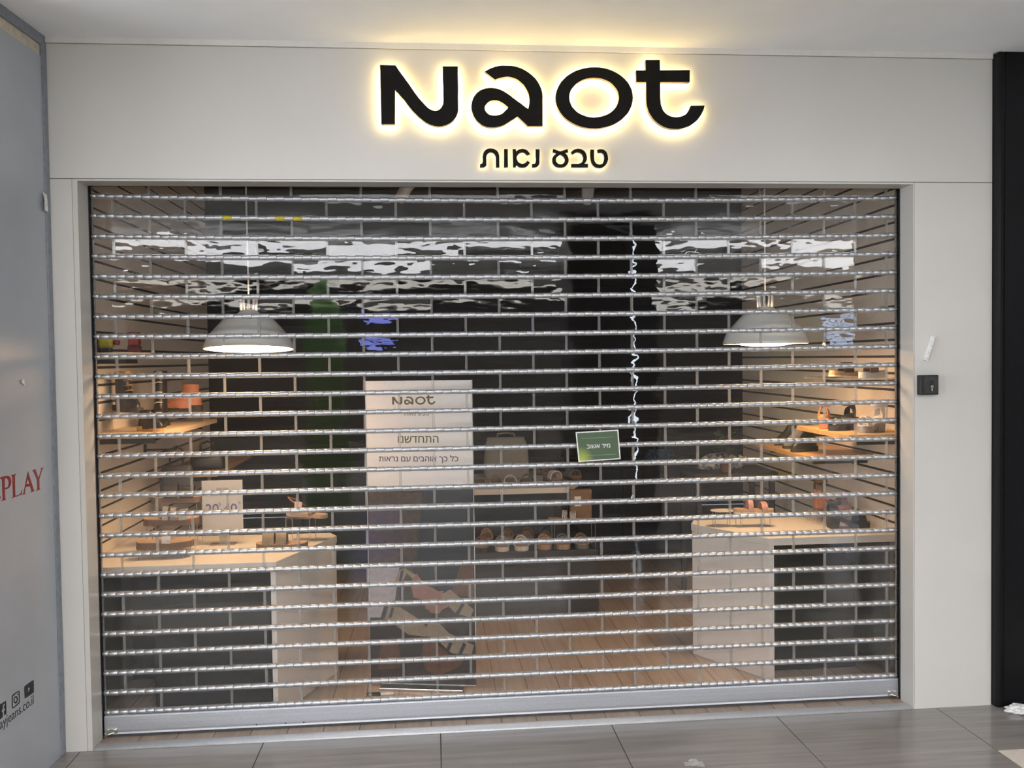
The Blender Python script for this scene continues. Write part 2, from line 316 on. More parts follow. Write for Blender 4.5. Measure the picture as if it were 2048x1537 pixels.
# ------------------------------------------------------------------ outlines of lettering, metres (x, z)
BIG={'n':[[[1.191,2.727],[1.252,2.726],[1.258,2.718],[1.266,2.706],[1.275,2.693],[1.285,2.68],[1.294,2.667],[1.303,2.655],[1.311,2.643],[1.319,2.631],[1.327,2.619],[1.335,2.609],[1.341,2.6],[1.348,2.592],[1.354,2.585],[1.36,2.579],[1.365,2.573],[1.37,2.568],[1.374,2.564],[1.378,2.56],[1.382,2.557],[1.386,2.555],[1.39,2.552],[1.394,2.551],[1.398,2.549],[1.402,2.549],[1.406,2.548],[1.41,2.548],[1.414,2.549],[1.418,2.55],[1.422,2.552],[1.425,2.554],[1.428,2.557],[1.431,2.56],[1.433,2.563],[1.435,2.567],[1.437,2.571],[1.438,2.573],[1.439,2.575],[1.44,2.577],[1.44,2.583],[1.441,2.595],[1.441,2.616],[1.441,2.645],[1.44,2.677],[1.44,2.705],[1.44,2.725],[1.501,2.726],[1.501,2.704],[1.501,2.671],[1.501,2.635],[1.5,2.602],[1.5,2.577],[1.5,2.562],[1.5,2.553],[1.499,2.548],[1.499,2.544],[1.497,2.539],[1.494,2.533],[1.491,2.526],[1.487,2.52],[1.483,2.515],[1.479,2.51],[1.474,2.506],[1.47,2.502],[1.465,2.499],[1.459,2.496],[1.453,2.493],[1.447,2.491],[1.44,2.489],[1.433,2.487],[1.425,2.486],[1.418,2.486],[1.41,2.487],[1.402,2.488],[1.394,2.491],[1.386,2.493],[1.378,2.497],[1.371,2.5],[1.364,2.505],[1.357,2.51],[1.35,2.516],[1.343,2.521],[1.337,2.527],[1.331,2.533],[1.325,2.539],[1.319,2.545],[1.313,2.552],[1.307,2.559],[1.302,2.566],[1.296,2.573],[1.291,2.581],[1.285,2.589],[1.277,2.597],[1.269,2.606],[1.261,2.616],[1.254,2.623],[1.249,2.629],[1.246,2.494],[1.192,2.493]]],
'a':[[[1.609,2.707],[1.612,2.709],[1.616,2.711],[1.621,2.714],[1.626,2.717],[1.632,2.72],[1.638,2.722],[1.644,2.724],[1.65,2.727],[1.657,2.728],[1.664,2.73],[1.67,2.731],[1.677,2.732],[1.683,2.732],[1.69,2.732],[1.697,2.732],[1.705,2.732],[1.713,2.732],[1.721,2.731],[1.729,2.73],[1.737,2.728],[1.745,2.726],[1.753,2.723],[1.761,2.72],[1.769,2.716],[1.776,2.712],[1.784,2.707],[1.791,2.702],[1.799,2.696],[1.805,2.69],[1.812,2.684],[1.817,2.678],[1.822,2.671],[1.826,2.665],[1.83,2.658],[1.833,2.651],[1.836,2.645],[1.838,2.639],[1.839,2.634],[1.841,2.628],[1.842,2.622],[1.842,2.615],[1.843,2.608],[1.842,2.601],[1.842,2.595],[1.842,2.591],[1.841,2.492],[1.781,2.491],[1.739,2.529],[1.736,2.527],[1.731,2.524],[1.726,2.52],[1.72,2.516],[1.714,2.513],[1.708,2.509],[1.702,2.505],[1.696,2.502],[1.69,2.498],[1.684,2.495],[1.678,2.492],[1.672,2.49],[1.666,2.488],[1.66,2.487],[1.654,2.486],[1.649,2.485],[1.644,2.484],[1.639,2.484],[1.634,2.484],[1.629,2.484],[1.623,2.485],[1.617,2.485],[1.611,2.487],[1.605,2.489],[1.599,2.491],[1.593,2.494],[1.587,2.499],[1.582,2.503],[1.576,2.508],[1.572,2.513],[1.568,2.519],[1.564,2.525],[1.561,2.531],[1.559,2.537],[1.557,2.542],[1.555,2.548],[1.554,2.553],[1.553,2.557],[1.553,2.562],[1.553,2.568],[1.553,2.573],[1.554,2.579],[1.555,2.585],[1.557,2.591],[1.559,2.597],[1.562,2.603],[1.565,2.608],[1.569,2.613],[1.573,2.618],[1.577,2.623],[1.582,2.626],[1.587,2.63],[1.592,2.633],[1.598,2.635],[1.603,2.637],[1.609,2.639],[1.614,2.641],[1.619,2.641],[1.625,2.642],[1.631,2.642],[1.637,2.642],[1.643,2.642],[1.649,2.641],[1.656,2.64],[1.662,2.638],[1.669,2.636],[1.676,2.633],[1.683,2.63],[1.689,2.626],[1.696,2.622],[1.702,2.618],[1.708,2.614],[1.714,2.61],[1.719,2.605],[1.725,2.601],[1.731,2.597],[1.737,2.592],[1.743,2.588],[1.749,2.584],[1.755,2.58],[1.761,2.575],[1.767,2.571],[1.773,2.566],[1.779,2.563],[1.783,2.56],[1.783,2.563],[1.785,2.568],[1.786,2.573],[1.788,2.579],[1.788,2.584],[1.789,2.589],[1.789,2.595],[1.789,2.601],[1.788,2.606],[1.787,2.612],[1.786,2.616],[1.785,2.621],[1.783,2.626],[1.781,2.63],[1.779,2.635],[1.776,2.64],[1.773,2.645],[1.77,2.65],[1.766,2.656],[1.762,2.66],[1.757,2.664],[1.753,2.668],[1.748,2.672],[1.743,2.676],[1.738,2.678],[1.734,2.681],[1.729,2.682],[1.725,2.684],[1.721,2.685],[1.716,2.686],[1.712,2.687],[1.708,2.687],[1.705,2.688],[1.701,2.688],[1.697,2.688],[1.692,2.687],[1.688,2.687],[1.684,2.686],[1.68,2.685],[1.675,2.684],[1.67,2.683],[1.664,2.681],[1.658,2.679],[1.653,2.677],[1.649,2.676]],[[1.702,2.565],[1.7,2.567],[1.697,2.569],[1.693,2.573],[1.689,2.576],[1.685,2.579],[1.682,2.581],[1.678,2.584],[1.674,2.586],[1.67,2.588],[1.666,2.59],[1.662,2.591],[1.658,2.592],[1.654,2.593],[1.65,2.593],[1.646,2.593],[1.642,2.593],[1.638,2.592],[1.634,2.591],[1.63,2.59],[1.626,2.588],[1.623,2.586],[1.619,2.583],[1.616,2.58],[1.613,2.577],[1.611,2.574],[1.609,2.571],[1.608,2.569],[1.607,2.566],[1.607,2.563],[1.607,2.561],[1.607,2.558],[1.608,2.555],[1.609,2.552],[1.61,2.549],[1.612,2.547],[1.614,2.544],[1.616,2.542],[1.619,2.539],[1.622,2.537],[1.625,2.535],[1.629,2.534],[1.632,2.533],[1.636,2.532],[1.639,2.532],[1.643,2.532],[1.647,2.532],[1.65,2.532],[1.654,2.532],[1.657,2.533],[1.661,2.534],[1.665,2.535],[1.669,2.536],[1.673,2.538],[1.677,2.54],[1.681,2.543],[1.685,2.547],[1.69,2.552],[1.695,2.557],[1.699,2.561]]],
'o':[[[2.215,2.61],[2.213,2.594],[2.209,2.578],[2.202,2.562],[2.193,2.547],[2.181,2.534],[2.167,2.521],[2.151,2.511],[2.133,2.501],[2.114,2.494],[2.094,2.489],[2.074,2.485],[2.053,2.484],[2.032,2.485],[2.012,2.488],[1.992,2.493],[1.973,2.5],[1.956,2.509],[1.941,2.519],[1.927,2.531],[1.916,2.544],[1.907,2.559],[1.9,2.574],[1.896,2.59],[1.895,2.606],[1.897,2.622],[1.901,2.638],[1.908,2.653],[1.917,2.668],[1.929,2.681],[1.943,2.694],[1.958,2.704],[1.976,2.714],[1.995,2.721],[2.014,2.726],[2.035,2.73],[2.056,2.731],[2.077,2.731],[2.097,2.728],[2.117,2.723],[2.135,2.716],[2.153,2.707],[2.168,2.697],[2.182,2.685],[2.194,2.672],[2.203,2.657],[2.21,2.642],[2.213,2.626]],[[2.157,2.61],[2.155,2.597],[2.151,2.585],[2.145,2.573],[2.136,2.563],[2.126,2.553],[2.113,2.544],[2.1,2.538],[2.085,2.533],[2.069,2.53],[2.053,2.528],[2.037,2.529],[2.021,2.532],[2.007,2.537],[1.993,2.543],[1.981,2.551],[1.971,2.561],[1.962,2.571],[1.957,2.583],[1.953,2.595],[1.952,2.607],[1.953,2.62],[1.957,2.632],[1.963,2.644],[1.972,2.655],[1.982,2.665],[1.995,2.673],[2.008,2.68],[2.023,2.685],[2.039,2.688],[2.055,2.689],[2.071,2.688],[2.086,2.686],[2.101,2.681],[2.115,2.675],[2.127,2.667],[2.137,2.657],[2.146,2.646],[2.152,2.635],[2.155,2.623]]],
't':[[[2.269,2.764],[2.328,2.765],[2.329,2.723],[2.454,2.726],[2.453,2.677],[2.329,2.675],[2.329,2.67],[2.329,2.662],[2.329,2.654],[2.329,2.645],[2.329,2.637],[2.329,2.631],[2.329,2.624],[2.329,2.618],[2.329,2.612],[2.329,2.606],[2.33,2.6],[2.33,2.594],[2.331,2.589],[2.331,2.583],[2.333,2.578],[2.335,2.573],[2.337,2.567],[2.339,2.562],[2.342,2.557],[2.346,2.553],[2.349,2.549],[2.353,2.546],[2.358,2.543],[2.362,2.54],[2.367,2.538],[2.372,2.536],[2.377,2.535],[2.383,2.534],[2.388,2.533],[2.393,2.533],[2.399,2.533],[2.404,2.534],[2.41,2.535],[2.415,2.536],[2.42,2.538],[2.424,2.54],[2.429,2.542],[2.433,2.544],[2.436,2.547],[2.439,2.55],[2.442,2.553],[2.445,2.556],[2.447,2.56],[2.449,2.563],[2.451,2.567],[2.452,2.57],[2.454,2.573],[2.455,2.577],[2.456,2.579],[2.457,2.581],[2.515,2.582],[2.514,2.579],[2.513,2.575],[2.512,2.57],[2.51,2.564],[2.508,2.559],[2.505,2.553],[2.501,2.546],[2.497,2.539],[2.492,2.533],[2.488,2.527],[2.483,2.521],[2.477,2.516],[2.472,2.512],[2.465,2.507],[2.459,2.503],[2.452,2.499],[2.444,2.496],[2.435,2.493],[2.427,2.49],[2.419,2.488],[2.412,2.486],[2.404,2.485],[2.397,2.485],[2.39,2.485],[2.382,2.485],[2.374,2.486],[2.366,2.487],[2.358,2.489],[2.35,2.491],[2.343,2.493],[2.336,2.497],[2.329,2.501],[2.322,2.505],[2.316,2.51],[2.31,2.514],[2.305,2.519],[2.3,2.524],[2.295,2.53],[2.291,2.536],[2.287,2.542],[2.283,2.548],[2.28,2.555],[2.277,2.562],[2.275,2.569],[2.273,2.575],[2.272,2.581],[2.271,2.586],[2.271,2.59],[2.27,2.597],[2.27,2.605],[2.27,2.617],[2.27,2.633],[2.27,2.65],[2.27,2.664],[2.27,2.674],[2.229,2.674],[2.229,2.721],[2.269,2.722]]]}
SMALL={'tav':[[[1.586,2.341],[1.587,2.341],[1.589,2.341],[1.591,2.341],[1.593,2.342],[1.594,2.343],[1.595,2.345],[1.596,2.348],[1.597,2.351],[1.597,2.356],[1.597,2.362],[1.596,2.368],[1.597,2.373],[1.598,2.378],[1.599,2.383],[1.601,2.387],[1.603,2.391],[1.606,2.394],[1.609,2.397],[1.612,2.399],[1.616,2.401],[1.619,2.402],[1.623,2.403],[1.627,2.403],[1.63,2.403],[1.634,2.403],[1.638,2.402],[1.642,2.402],[1.645,2.4],[1.648,2.398],[1.652,2.396],[1.655,2.394],[1.657,2.391],[1.66,2.387],[1.661,2.384],[1.662,2.38],[1.663,2.376],[1.664,2.373],[1.664,2.371],[1.664,2.367],[1.664,2.363],[1.664,2.354],[1.664,2.344],[1.664,2.334],[1.664,2.327],[1.65,2.327],[1.65,2.334],[1.65,2.344],[1.65,2.354],[1.65,2.362],[1.65,2.367],[1.65,2.37],[1.649,2.372],[1.648,2.375],[1.647,2.377],[1.645,2.38],[1.643,2.382],[1.641,2.384],[1.639,2.385],[1.636,2.387],[1.633,2.387],[1.63,2.388],[1.628,2.388],[1.625,2.387],[1.622,2.386],[1.62,2.384],[1.618,2.383],[1.616,2.38],[1.615,2.378],[1.613,2.376],[1.613,2.374],[1.612,2.373],[1.612,2.371],[1.611,2.368],[1.611,2.362],[1.611,2.354],[1.611,2.346],[1.611,2.34],[1.611,2.336],[1.61,2.334],[1.609,2.333],[1.608,2.331],[1.606,2.33],[1.604,2.329],[1.601,2.328],[1.6,2.327],[1.585,2.327]]],
'vav':[[[1.684,2.401],[1.699,2.401],[1.699,2.328],[1.683,2.327]]],
'alef':[[[1.719,2.401],[1.732,2.401],[1.733,2.392],[1.735,2.393],[1.737,2.395],[1.74,2.397],[1.743,2.399],[1.746,2.4],[1.751,2.401],[1.755,2.402],[1.759,2.403],[1.763,2.402],[1.768,2.401],[1.771,2.4],[1.775,2.398],[1.778,2.397],[1.78,2.395],[1.782,2.392],[1.784,2.39],[1.786,2.388],[1.788,2.385],[1.789,2.383],[1.79,2.381],[1.777,2.376],[1.776,2.378],[1.774,2.38],[1.772,2.382],[1.77,2.384],[1.768,2.385],[1.765,2.387],[1.762,2.388],[1.759,2.388],[1.756,2.388],[1.753,2.387],[1.749,2.386],[1.747,2.384],[1.744,2.383],[1.742,2.38],[1.74,2.378],[1.738,2.375],[1.737,2.373],[1.736,2.37],[1.735,2.368],[1.735,2.365],[1.735,2.362],[1.736,2.36],[1.737,2.357],[1.738,2.355],[1.739,2.352],[1.741,2.349],[1.744,2.347],[1.746,2.345],[1.749,2.344],[1.752,2.343],[1.756,2.342],[1.759,2.342],[1.761,2.342],[1.764,2.343],[1.766,2.344],[1.768,2.345],[1.77,2.346],[1.772,2.347],[1.773,2.348],[1.774,2.349],[1.775,2.351],[1.776,2.352],[1.777,2.353],[1.778,2.354],[1.789,2.348],[1.788,2.346],[1.786,2.343],[1.784,2.34],[1.782,2.337],[1.78,2.335],[1.778,2.333],[1.775,2.331],[1.772,2.329],[1.77,2.328],[1.766,2.328],[1.763,2.327],[1.76,2.327],[1.756,2.327],[1.753,2.327],[1.749,2.328],[1.746,2.328],[1.743,2.33],[1.741,2.331],[1.739,2.333],[1.738,2.334],[1.736,2.335],[1.735,2.336],[1.733,2.337],[1.733,2.338],[1.731,2.328],[1.72,2.328]]],
'nun':[[[1.813,2.401],[1.829,2.401],[1.829,2.391],[1.829,2.376],[1.828,2.361],[1.828,2.35],[1.828,2.344],[1.827,2.341],[1.827,2.34],[1.826,2.339],[1.824,2.336],[1.822,2.334],[1.82,2.332],[1.817,2.33],[1.815,2.329],[1.812,2.329],[1.809,2.328],[1.807,2.328],[1.797,2.328],[1.798,2.342],[1.799,2.342],[1.802,2.342],[1.805,2.342],[1.808,2.343],[1.809,2.344],[1.811,2.345],[1.812,2.347],[1.813,2.35],[1.813,2.352],[1.813,2.355],[1.814,2.358],[1.814,2.363],[1.813,2.372],[1.813,2.383],[1.813,2.394]]],
'ayin':[[[1.885,2.403],[1.914,2.393],[1.944,2.403],[1.947,2.39],[1.934,2.387],[1.936,2.385],[1.938,2.383],[1.941,2.38],[1.943,2.377],[1.945,2.373],[1.946,2.369],[1.948,2.364],[1.948,2.36],[1.948,2.356],[1.948,2.352],[1.947,2.348],[1.945,2.345],[1.943,2.341],[1.941,2.338],[1.938,2.335],[1.934,2.332],[1.93,2.33],[1.924,2.329],[1.919,2.328],[1.914,2.328],[1.909,2.328],[1.904,2.329],[1.899,2.33],[1.894,2.332],[1.891,2.335],[1.888,2.338],[1.885,2.341],[1.883,2.345],[1.882,2.348],[1.881,2.352],[1.881,2.356],[1.881,2.36],[1.881,2.363],[1.882,2.367],[1.884,2.37],[1.886,2.374],[1.888,2.377],[1.892,2.38],[1.895,2.383],[1.897,2.386],[1.883,2.39]],[[1.914,2.38],[1.917,2.379],[1.92,2.377],[1.923,2.375],[1.926,2.373],[1.928,2.37],[1.93,2.367],[1.932,2.363],[1.933,2.36],[1.933,2.357],[1.932,2.354],[1.931,2.351],[1.93,2.349],[1.928,2.347],[1.926,2.345],[1.923,2.343],[1.921,2.342],[1.919,2.341],[1.918,2.341],[1.916,2.341],[1.914,2.341],[1.912,2.341],[1.91,2.341],[1.908,2.342],[1.906,2.343],[1.904,2.344],[1.902,2.346],[1.9,2.348],[1.898,2.35],[1.897,2.353],[1.896,2.356],[1.896,2.358],[1.896,2.361],[1.897,2.364],[1.898,2.367],[1.9,2.369],[1.902,2.372],[1.905,2.374],[1.909,2.377],[1.912,2.379]]],
'bet':[[[1.958,2.389],[1.96,2.391],[1.962,2.394],[1.965,2.397],[1.969,2.399],[1.972,2.401],[1.975,2.402],[1.979,2.403],[1.983,2.404],[1.986,2.405],[1.99,2.405],[1.993,2.404],[1.997,2.404],[2.001,2.403],[2.004,2.401],[2.008,2.4],[2.011,2.397],[2.014,2.395],[2.017,2.391],[2.019,2.388],[2.021,2.384],[2.022,2.381],[2.023,2.377],[2.024,2.373],[2.024,2.369],[2.024,2.365],[2.024,2.362],[2.023,2.358],[2.022,2.355],[2.02,2.352],[2.018,2.348],[2.015,2.346],[2.014,2.344],[2.028,2.344],[2.028,2.329],[1.959,2.329],[1.959,2.343],[1.989,2.343],[1.991,2.344],[1.994,2.345],[1.998,2.346],[2.0,2.348],[2.003,2.35],[2.005,2.353],[2.006,2.356],[2.008,2.359],[2.008,2.362],[2.009,2.365],[2.009,2.369],[2.008,2.372],[2.007,2.375],[2.006,2.378],[2.004,2.381],[2.002,2.383],[2.0,2.385],[1.997,2.387],[1.994,2.388],[1.991,2.389],[1.988,2.39],[1.985,2.39],[1.982,2.39],[1.978,2.389],[1.975,2.387],[1.971,2.385],[1.967,2.382],[1.965,2.38]]],
'tet':[[[2.039,2.401],[2.054,2.401],[2.054,2.395],[2.054,2.386],[2.054,2.376],[2.054,2.368],[2.054,2.363],[2.055,2.359],[2.055,2.355],[2.057,2.353],[2.058,2.35],[2.06,2.348],[2.062,2.346],[2.064,2.344],[2.067,2.343],[2.07,2.342],[2.073,2.341],[2.076,2.341],[2.079,2.341],[2.082,2.342],[2.084,2.343],[2.087,2.344],[2.089,2.346],[2.091,2.348],[2.092,2.35],[2.093,2.353],[2.094,2.356],[2.095,2.36],[2.096,2.364],[2.096,2.368],[2.096,2.372],[2.095,2.375],[2.095,2.378],[2.094,2.381],[2.093,2.383],[2.091,2.385],[2.089,2.386],[2.087,2.388],[2.085,2.388],[2.083,2.389],[2.081,2.389],[2.079,2.389],[2.077,2.389],[2.074,2.388],[2.073,2.388],[2.071,2.387],[2.067,2.4],[2.07,2.401],[2.073,2.402],[2.077,2.403],[2.081,2.403],[2.084,2.403],[2.088,2.403],[2.091,2.402],[2.095,2.401],[2.098,2.399],[2.101,2.396],[2.104,2.394],[2.106,2.39],[2.108,2.387],[2.109,2.382],[2.111,2.378],[2.111,2.374],[2.112,2.37],[2.112,2.366],[2.112,2.362],[2.111,2.358],[2.11,2.354],[2.108,2.35],[2.106,2.345],[2.104,2.342],[2.101,2.338],[2.098,2.335],[2.095,2.333],[2.091,2.33],[2.087,2.329],[2.084,2.328],[2.08,2.327],[2.075,2.327],[2.071,2.328],[2.067,2.328],[2.062,2.329],[2.058,2.331],[2.055,2.333],[2.051,2.336],[2.048,2.339],[2.046,2.343],[2.044,2.346],[2.042,2.35],[2.041,2.354],[2.04,2.358],[2.039,2.363],[2.039,2.368],[2.038,2.373],[2.038,2.379],[2.038,2.385],[2.038,2.391],[2.039,2.397]]]}
VINYL={'e':[[[0.4154,1.0941],[0.416,1.0845],[0.4807,1.0847],[0.4784,1.0894],[0.4703,1.0898],[0.4694,1.149],[0.477,1.1511],[0.4767,1.1556],[0.4234,1.1573],[0.4242,1.1426],[0.428,1.1488],[0.4507,1.1486],[0.451,1.1261],[0.4335,1.1258],[0.4338,1.1191],[0.4513,1.1194],[0.4518,1.0924],[0.4249,1.0939]]],
'p':[[[0.4149,1.1586],[0.4104,1.1589],[0.4037,1.1592],[0.3964,1.1595],[0.3895,1.1596],[0.3833,1.1595],[0.3771,1.1593],[0.3712,1.1589],[0.366,1.1582],[0.3615,1.1571],[0.3576,1.1558],[0.3541,1.1541],[0.3511,1.1521],[0.3484,1.1497],[0.3462,1.147],[0.3445,1.1439],[0.3434,1.1406],[0.3431,1.1368],[0.3434,1.1326],[0.3444,1.1284],[0.3461,1.1247],[0.3487,1.1214],[0.3522,1.1184],[0.356,1.1158],[0.3598,1.1139],[0.3636,1.1127],[0.3676,1.1123],[0.3715,1.1121],[0.3751,1.1121],[0.3785,1.1121],[0.3819,1.1122],[0.3848,1.1125],[0.3868,1.1127],[0.3865,1.0804],[0.3793,1.0758],[0.4144,1.0745],[0.4036,1.0802],[0.4038,1.1501],[0.4152,1.1545]],[[0.3858,1.1499],[0.3834,1.1502],[0.38,1.1508],[0.3762,1.151],[0.3729,1.1504],[0.37,1.1488],[0.3671,1.1463],[0.3646,1.1436],[0.3626,1.1409],[0.3614,1.1386],[0.3606,1.1362],[0.3604,1.1339],[0.3606,1.1314],[0.3613,1.1286],[0.3626,1.1255],[0.3642,1.1227],[0.366,1.1206],[0.3678,1.1192],[0.37,1.1185],[0.3723,1.1181],[0.3747,1.1178],[0.3778,1.1177],[0.3812,1.1179],[0.3843,1.1182],[0.3865,1.1184]]],
'l':[[[0.3443,1.157],[0.3087,1.1577],[0.3089,1.1553],[0.3169,1.1522],[0.3188,1.0802],[0.3148,1.0799],[0.3091,1.0795],[0.3029,1.0792],[0.2975,1.0793],[0.2929,1.0797],[0.2887,1.0804],[0.2849,1.0815],[0.2813,1.0833],[0.2779,1.0863],[0.2748,1.0902],[0.2721,1.094],[0.2702,1.0966],[0.2737,1.0768],[0.3446,1.0743],[0.3344,1.0797],[0.3358,1.1513]]],
'a':[[[0.2252,1.157],[0.1861,1.081],[0.1779,1.0755],[0.2105,1.075],[0.2031,1.0793],[0.2132,1.0984],[0.2444,1.1012],[0.2539,1.0791],[0.2436,1.0752],[0.2703,1.0751],[0.262,1.0786]],[[0.2276,1.1283],[0.2169,1.1093],[0.2392,1.11]]],
'y':[[[0.1974,1.1565],[0.1634,1.1565],[0.1685,1.1535],[0.1482,1.1212],[0.1253,1.1505],[0.1325,1.1558],[0.1048,1.1561],[0.1165,1.1507],[0.1424,1.1155],[0.1432,1.0809],[0.136,1.0755],[0.1707,1.0744],[0.1605,1.0803],[0.1609,1.1155],[0.1856,1.152]]],
'play':[[[0.2965,0.3723],[0.2957,0.3758],[0.2947,0.3769],[0.2921,0.3769],[0.2865,0.377],[0.2757,0.3774],[0.2609,0.3776],[0.2461,0.3775],[0.2353,0.377],[0.2303,0.3768],[0.2288,0.3767],[0.229,0.3754],[0.2289,0.3718],[0.2284,0.364],[0.2284,0.3534],[0.2287,0.3427],[0.2294,0.3351],[0.2292,0.3315],[0.2286,0.3303],[0.2297,0.3303],[0.2347,0.3302],[0.2461,0.33],[0.2621,0.3301],[0.2779,0.3305],[0.2892,0.3312],[0.2941,0.3315],[0.2955,0.3317],[0.2952,0.333],[0.2953,0.3366],[0.2962,0.3441],[0.2969,0.3545],[0.2971,0.3649]],[[0.2703,0.3641],[0.2543,0.3544],[0.2713,0.3459]]],
'cam':[[[0.3822,0.3702],[0.3818,0.374],[0.3815,0.3758],[0.3802,0.3765],[0.3766,0.377],[0.3692,0.3776],[0.3591,0.3776],[0.3487,0.3773],[0.3409,0.3766],[0.3364,0.3761],[0.3337,0.3756],[0.3323,0.3741],[0.3311,0.3704],[0.3303,0.363],[0.3302,0.3529],[0.3306,0.3429],[0.3312,0.3355],[0.3316,0.3319],[0.3319,0.3305],[0.3334,0.3301],[0.3373,0.3296],[0.3452,0.3286],[0.3559,0.3279],[0.3667,0.3276],[0.3748,0.328],[0.3792,0.3288],[0.3815,0.33],[0.3827,0.3323],[0.3835,0.3364],[0.384,0.3437],[0.3837,0.3534],[0.3831,0.363]],[[0.3763,0.366],[0.3759,0.369],[0.3757,0.3702],[0.3746,0.3706],[0.3717,0.3711],[0.3656,0.3719],[0.3573,0.3726],[0.3489,0.3731],[0.3426,0.3731],[0.3393,0.3731],[0.3378,0.3731],[0.3371,0.3721],[0.3366,0.3691],[0.3361,0.3629],[0.336,0.3543],[0.3362,0.3456],[0.3367,0.3393],[0.337,0.3363],[0.3373,0.3353],[0.3385,0.3351],[0.3417,0.3347],[0.3481,0.3336],[0.3569,0.3326],[0.3657,0.3319],[0.3721,0.3318],[0.3754,0.3319],[0.377,0.3322],[0.3776,0.3335],[0.378,0.3366],[0.3781,0.3428],[0.3778,0.3513],[0.3771,0.3597]]],
'ring':[[[0.3572,0.3646],[0.3544,0.3637],[0.3515,0.3622],[0.3488,0.3603],[0.3466,0.3581],[0.3451,0.3555],[0.3439,0.3525],[0.3432,0.3495],[0.3432,0.3468],[0.344,0.3445],[0.3454,0.3424],[0.3473,0.3406],[0.3493,0.3393],[0.3514,0.3384],[0.3538,0.338],[0.3563,0.338],[0.3587,0.3384],[0.3611,0.3392],[0.3635,0.3405],[0.3658,0.3421],[0.3677,0.344],[0.3692,0.3464],[0.3705,0.3492],[0.3714,0.3521],[0.3717,0.3547],[0.3713,0.357],[0.3703,0.3593],[0.3689,0.3612],[0.3672,0.3628],[0.3651,0.3639],[0.3626,0.3646],[0.3599,0.3649]],[[0.3575,0.3598],[0.356,0.3593],[0.3545,0.3584],[0.3532,0.3573],[0.3521,0.3561],[0.3512,0.3545],[0.3504,0.3527],[0.35,0.3508],[0.35,0.3491],[0.3505,0.3477],[0.3514,0.3463],[0.3525,0.3452],[0.3537,0.3443],[0.3548,0.3438],[0.3559,0.3435],[0.3571,0.3434],[0.3584,0.3437],[0.3598,0.3443],[0.3612,0.3451],[0.3626,0.3462],[0.3638,0.3474],[0.3646,0.3488],[0.3653,0.3505],[0.3658,0.3521],[0.3659,0.3537],[0.3656,0.3552],[0.365,0.3568],[0.3641,0.3582],[0.3631,0.3592],[0.3619,0.3598],[0.3604,0.3601],[0.3589,0.3601]]],
'dot':[[[0.3471,0.3669],[0.3466,0.3675],[0.3455,0.368],[0.3441,0.3683],[0.3429,0.3682],[0.3418,0.3678],[0.3406,0.3669],[0.3397,0.366],[0.3393,0.3652],[0.3398,0.3645],[0.3408,0.3639],[0.3421,0.3634],[0.3432,0.3634],[0.3444,0.3639],[0.3456,0.3649],[0.3467,0.366]]],
'fb':[[[0.4648,0.3759],[0.4213,0.3732],[0.4212,0.3686],[0.4211,0.3619],[0.421,0.3546],[0.421,0.3481],[0.4211,0.3421],[0.4214,0.3362],[0.4216,0.331],[0.4218,0.3274],[0.4353,0.3264],[0.4349,0.3432],[0.429,0.3432],[0.4286,0.3495],[0.4345,0.3499],[0.4343,0.3516],[0.434,0.3541],[0.4336,0.3566],[0.4329,0.3584],[0.4318,0.3593],[0.4304,0.3596],[0.429,0.3597],[0.428,0.3597],[0.4285,0.3672],[0.4309,0.3671],[0.4343,0.3671],[0.4378,0.3667],[0.4405,0.3655],[0.442,0.3627],[0.443,0.3589],[0.4437,0.3551],[0.4441,0.3525],[0.4502,0.3501],[0.4506,0.3431],[0.4447,0.3431],[0.4457,0.3251],[0.4677,0.3237]]]}
# ================================================================== shop front (setting)
W, H = 3.4396, 2.28
XL, XR, ZC, ZT = -0.107, 3.7966, 2.806, 2.83
WALL_A = 0.052
wd = Vector((-math.sin(WALL_A), -math.cos(WALL_A), 0)); wn = Vector((math.cos(WALL_A), -math.sin(WALL_A), 0))

m = MB().mat(facade_m)                                  # header cladding above the opening
m.box(XL, XR, 0, 0.16, H+0.0015, ZC-0.001)
m.mat(seam_m).box(XL+.001, XR-.001, 0.002, 0.15, H-0.001, H+0.002).box(XL, XR, 0.003, 0.15, ZC-0.002, ZC+0.002)
struct(m.build('wall_header'))
m = MB().mat(jamb_m).box(0, W, 0.0005, 0.10, H-0.008, H-0.001)
struct(m.build('trim_1'))                              # soffit strip of the opening
m = MB().mat(facade_m).box(XL, -0.021, 0, 0.10, 0, H-0.0015)
m.mat(jamb_m).box(-0.0195, 0.0, 0, 0.105, 0, H-0.0015)
m.mat(seam_m).box(-0.022, -0.019, 0.003, 0.09, 0.002, H-0.002)
struct(m.build('wall_left'))
struct(MB().mat(darkslat_m).box(-0.26, XL-0.0005, 0.001, 0.15, 0, 2.9).build('wall_filler'))  # unseen filler added to stop light leaking in beside the pier
m = MB().mat(facade_m).box(W+0.0055, XR, 0, 0.10, 0, H-0.0015)
m.mat(jamb_m).box(W, W+0.004, 0, 0.105, 0, H-0.0015)
m.mat(seam_m).box(W+0.003, W+0.006, 0.003, 0.09, 0.002, H-0.002)
struct(m.build('wall_right'))
m = MB().mat(trim_m).box(XL, XR, -0.006, 0.16, ZC+0.001, ZT)
struct(m.build('trim_2'))
# mall ceiling in front of the shop
CEIL_END = -14.0
m = MB().mat(ceil_m).box(-4.5, 13.0, CEIL_END, 0.16, ZT, ZT+0.1)
ceiling = struct(m.build('ceiling'))
